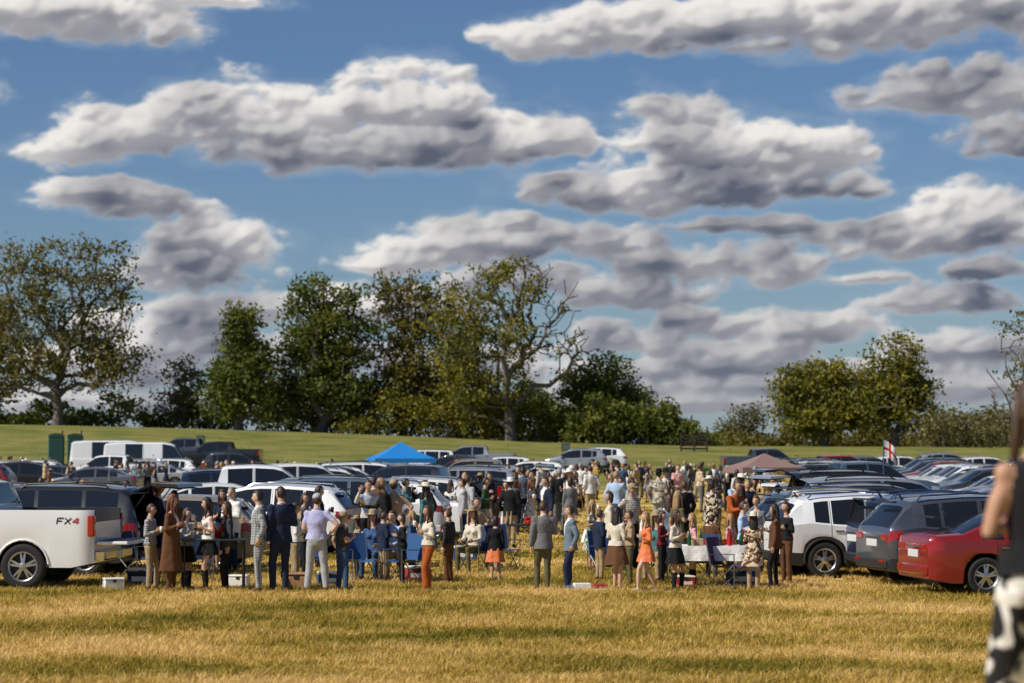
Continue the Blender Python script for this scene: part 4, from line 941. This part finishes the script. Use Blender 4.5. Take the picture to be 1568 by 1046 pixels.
def ptoilet():
    mb=MB(); mb.box(-.55,.55,-.55,.55,.1,2.05,0,bev=.05); mb.box(-.5,.5,-.575,-.552,.2,1.95,1,bev=.01); mb.box(-.6,.6,-.6,.6,0,.098,2)
    pts=[(-.6,0,2.06),(-.45,0,2.2),(-.15,0,2.28),(.15,0,2.28),(.45,0,2.2),(.6,0,2.06)]
    vs=[];fs=[]
    for x,_,z in pts: vs+=[(x,-.6,z),(x,.6,z)]
    for i in range(5): fs.append((2*i,2*i+2,2*i+3,2*i+1))
    fs.append((0,2,4,6,8,10)); fs.append((1,3,5,7,9,11)); fs.append((0,1,11,10)); mb.add(vs,fs,1,False)
    mb.tube([(.4,.4,2.1),(.4,.4,2.5)],.05,8,2); return mb
gr1=mat('toilet_green',(.03,.13,.10),.5); gr2=mat('toilet_dark',(.02,.07,.06),.5)
for px in(87,116): obj('portable_toilet',ptoilet(),[gr1,gr2,black],px,172,8)
mb=MB(); dw=mat('dark_wood',(.035,.025,.02),.9,var=.3)
for k in range(5): mb.box(-1.0,1.0,-.02,.02,.15+k*.27,.31+k*.27,0)
for x in(-1.08,1.02,-.02): mb.box(x-.07,x+.07,-.10,-.024,0,1.5,0)
mb.box(-1.05,1.05,-.12,-.103,.2,.3,0)
obj('wooden_gate',mb,[dw],1063,196,0)
def sign():
    mb=MB(); mb.tube([(-.3,0,0),(-.3,0,1.2)],.03,6,0); mb.tube([(.3,0,0),(.3,0,1.2)],.03,6,0); mb.box(-.4,.4,-.05,-.032,.7,1.4,1); mb.box(-.33,.33,-.056,-.052,.8,1.3,2); return mb
for px,d in((308,185),(866,185)): obj('field_sign',sign(),[dw,gr2,mat('sign_face',(.12,.16,.14),.6)],px,d,5,sc=.8)
mb=MB(); mb.tube([(0,0,0),(0,0,2.75)],.014,6,2)
vs=[];fs=[];ms=[];n=12
for i in range(n+1):
    for j in range(n+1):
        u=i/n;v_=j/n; vs.append((.01+.5*u*.8,.06*math.sin(u*6+v_)*u,2.72-.5*v_-.35*u*u-.0))
for i in range(n):
    for j in range(n):
        fs.append((i*(n+1)+j,(i+1)*(n+1)+j,(i+1)*(n+1)+j+1,i*(n+1)+j+1)); ms.append(1 if (abs(i-5.5)<1.2 or abs(j-5.5)<1.2) else 0)
mb.add(vs,fs,ms,True); obj('flag',mb,[fab(C['white']),fab(C['red']),metal],1352,76,0)
# ------------------------------------------------------------ sky
sunv=Vector((-.66,-.30,.72)).normalized(); el=math.asin(sunv.z); az=math.atan2(sunv.x,sunv.y)
step=2.1/F
azs=np.arange(-.38,.38,step); els=np.arange(-.012,.33,step)
AZ,EL=np.meshgrid(azs,els); PX=784+AZ*F; PY=680-EL*F
wx=30*fbm(PX/210,PY/150,3,21); wy=18*fbm(PX/180,PY/120,3,31)
QX=PX+wx; QY=PY+wy
ELL=[(110,238,100,30),(200,215,125,48),(330,185,130,66),(470,190,130,62),(635,168,125,74),(740,212,155,58),(560,235,240,48),(835,215,80,34),
 (150,300,110,30),(230,325,100,30),(320,375,125,46),(300,425,125,46),(250,500,130,44),(200,565,160,38),
 (1050,215,100,68),(1130,240,125,74),(1250,245,98,62),(900,290,140,38),(1100,300,230,38),
 (600,395,100,30),(720,372,150,42),(900,372,170,38),
 (800,62,75,30),(880,60,125,44),(1060,45,170,58),(1290,50,240,64),(1480,20,220,66),
 (1400,158,115,32),(1500,150,160,50),(1540,215,95,46),(1370,370,120,44),(1490,355,160,62),
 (60,40,175,52),(180,50,135,44),(300,6,120,24),(1155,412,105,42),(1140,350,110,20),(1210,508,165,36),(960,450,130,36),(960,520,130,34),(1440,465,125,34),(1080,565,180,20),(1470,540,170,36),(1280,595,330,22),
 (600,470,140,44),(400,540,220,34),(700,560,220,34),(330,620,400,20),(1000,620,500,20),
 (1010,400,90,24),(780,430,130,28),(380,480,110,34),(1000,585,180,24),(1130,545,120,22),(1370,575,180,24),(1520,605,150,24),(1330,430,80,18),(1050,490,80,20),(1520,420,90,22),
 (-150,150,160,50),(-260,400,200,50),(1750,250,160,60),(1900,420,220,60),(1700,80,120,50),(200,-180,300,70),(800,-150,260,60),(1350,-220,350,80),(-300,-50,250,60),(-200,600,300,30),(1850,590,250,30)]
m=np.zeros_like(PX)
for cx,cy,rx,ry in ELL:
    dy=(QY-cy)/(ry*1.10); dy=np.where(dy>0,dy*1.4,dy); q=1-((QX-cx)/(rx*1.10))**2-dy**2
    m+=np.maximum(0,q+.7)**4
m=m**.25-.7
bil=fbm(PX/95,PY/64,5,41,.45,True); fb_=fbm(PX/85,PY/38,6,51,.52); big=fbm(PX/140,PY/70,3,61)
D=m*1.15+(bil-.42)*1.3+fb_*.8+big*.35+.03
rho=np.clip(D,0,1.3)*(1+.5*big)
def blur(a,n):
    for _ in range(n):
        a=(a+np.roll(a,1,0)+np.roll(a,-1,0)+np.roll(a,1,1)+np.roll(a,-1,1))/5
    return a
al=sst((D+.05)/.66)
od=np.zeros_like(rho)
for k in range(1,30):
    sy=2*k; sx=int(.9*k)
    sh=np.zeros_like(rho); sh[:-sy,sx:]=rho[sy:,:rho.shape[1]-sx] if sx>0 else rho[sy:,:]
    od+=sh*(2*2.1/60.)
od=blur(od,3)
light=np.exp(-.68*od)
h=blur(52*np.clip(D,0,3)**.75,9); gy,gx=np.gradient(h,2.1)
nxn=-gx; nyn=-gy; nl=np.sqrt(nxn**2+nyn**2+1)
lam=np.clip((nxn*-.5+nyn*.74+.42)/nl,0,1)
patch=blur(np.clip(fbm(PX/130,PY/46,3,71)+.12,0,1),4)
s=-.01+.68*light+.42*lam*(.35+.65*light)+.08*fb_-.65*patch*sst(D/1.0)*(1-.6*light)
s=s+.16*np.clip(1-D/.7,0,1)
s=np.clip(s,0,1)[...,None]
dark=np.array([.10,.118,.165]); mid=np.array([.34,.34,.37]); bright=np.array([.86,.83,.79])
colr=np.where(s<.36,dark+(mid-dark)*(s/.36),mid+(bright-mid)*((s-.36)/.56)); colr=np.minimum(colr,bright)
hz=np.exp(-np.clip(EL,0,1)/.03)[...,None]*.35
colr=colr*(1-hz)+np.array([.44,.48,.54])*hz
alv=.36*sst((m+.5+fb_*1.1)/1.0); alv=np.maximum(alv,.5*np.exp(-np.clip(EL,0,1)/.03))
A_=1-(1-al)*(1-alv)
veil=np.array([.33,.42,.54])
colr=(colr*al[...,None]+veil*(alv*(1-al))[...,None])/np.maximum(A_,1e-4)[...,None]; al=A_
R_=4600.
V=np.stack([R_*np.sin(AZ),R_*np.cos(AZ),R_*np.tan(EL)+CH],-1).reshape(-1,3)
ny_,nx_=AZ.shape; ii=np.arange(ny_-1)[:,None]*nx_+np.arange(nx_-1)[None,:]
Fc=np.stack([ii,ii+1,ii+nx_+1,ii+nx_],-1).reshape(-1,4)
edge=np.clip((.38-np.abs(AZ))/.05,0,1)*np.clip((.33-EL)/.05,0,1)
skm=bpy.data.materials.new('cloud_layer'); skm.use_nodes=True; nt=skm.node_tree; nt.nodes.clear()
me=np_mesh('sky',V,Fc,[skm],(al*edge).ravel(),True)
ca=me.attributes.new('c','FLOAT_COLOR','POINT'); ca.data.foreach_set('color',np.concatenate([colr,np.ones(colr.shape[:2]+(1,))],-1).astype(np.float32).ravel())
a1_=nt.nodes.new('ShaderNodeAttribute'); a1_.attribute_name='v'; a2_=nt.nodes.new('ShaderNodeAttribute'); a2_.attribute_name='c'
em=nt.nodes.new('ShaderNodeEmission'); tp=nt.nodes.new('ShaderNodeBsdfTransparent'); ms=nt.nodes.new('ShaderNodeMixShader'); oo=nt.nodes.new('ShaderNodeOutputMaterial')
nt.links.new(a2_.outputs['Color'],em.inputs[0]); nt.links.new(a1_.outputs['Fac'],ms.inputs[0]); nt.links.new(tp.outputs[0],ms.inputs[1]); nt.links.new(em.outputs[0],ms.inputs[2]); nt.links.new(ms.outputs[0],oo.inputs[0])
skm.cycles.emission_sampling='NONE'
link(bpy.data.objects.new('sky',me))
Wd=bpy.data.worlds.new('World'); scene.world=Wd; Wd.use_nodes=True; nt=Wd.node_tree; nt.nodes.clear()
sky=nt.nodes.new('ShaderNodeTexSky'); sky.sky_type='NISHITA'; sky.sun_disc=False; sky.sun_elevation=el; sky.sun_rotation=az; sky.air_density=1.0; sky.dust_density=.3; sky.ozone_density=2.4
vmm=nt.nodes.new('ShaderNodeVectorMath'); vmm.operation='MULTIPLY'; vmm.inputs[1].default_value=(.52,.65,.84); nt.links.new(sky.outputs[0],vmm.inputs[0])
bg=nt.nodes.new('ShaderNodeBackground'); bg.inputs['Strength'].default_value=.085; nt.links.new(vmm.outputs[0],bg.inputs[0])
ow=nt.nodes.new('ShaderNodeOutputWorld'); nt.links.new(bg.outputs[0],ow.inputs[0])
sl=bpy.data.lights.new('sun','SUN'); sl.energy=5.0; sl.angle=math.radians(.5); sl.color=(1,.95,.85)
so=link(bpy.data.objects.new('sun',sl)); so.rotation_euler=sunv.to_track_quat('Z','Y').to_euler()
# ------------------------------------------------------------ camera
cd=bpy.data.cameras.new('camera'); cam=link(bpy.data.objects.new('camera',cd)); cd.sensor_width=36; cd.lens=36*F/1568
cam.location=(0,0,CH); cam.rotation_euler=(math.radians(90)+math.atan(157/F),0,0); cd.clip_end=8000; cd.clip_start=.1
cd.dof.use_dof=True; cd.dof.focus_distance=44; cd.dof.aperture_fstop=2.0
scene.camera=cam
print('POLYS',sum(len(o.data.polygons) for o in scene.objects if o.type=='MESH'))
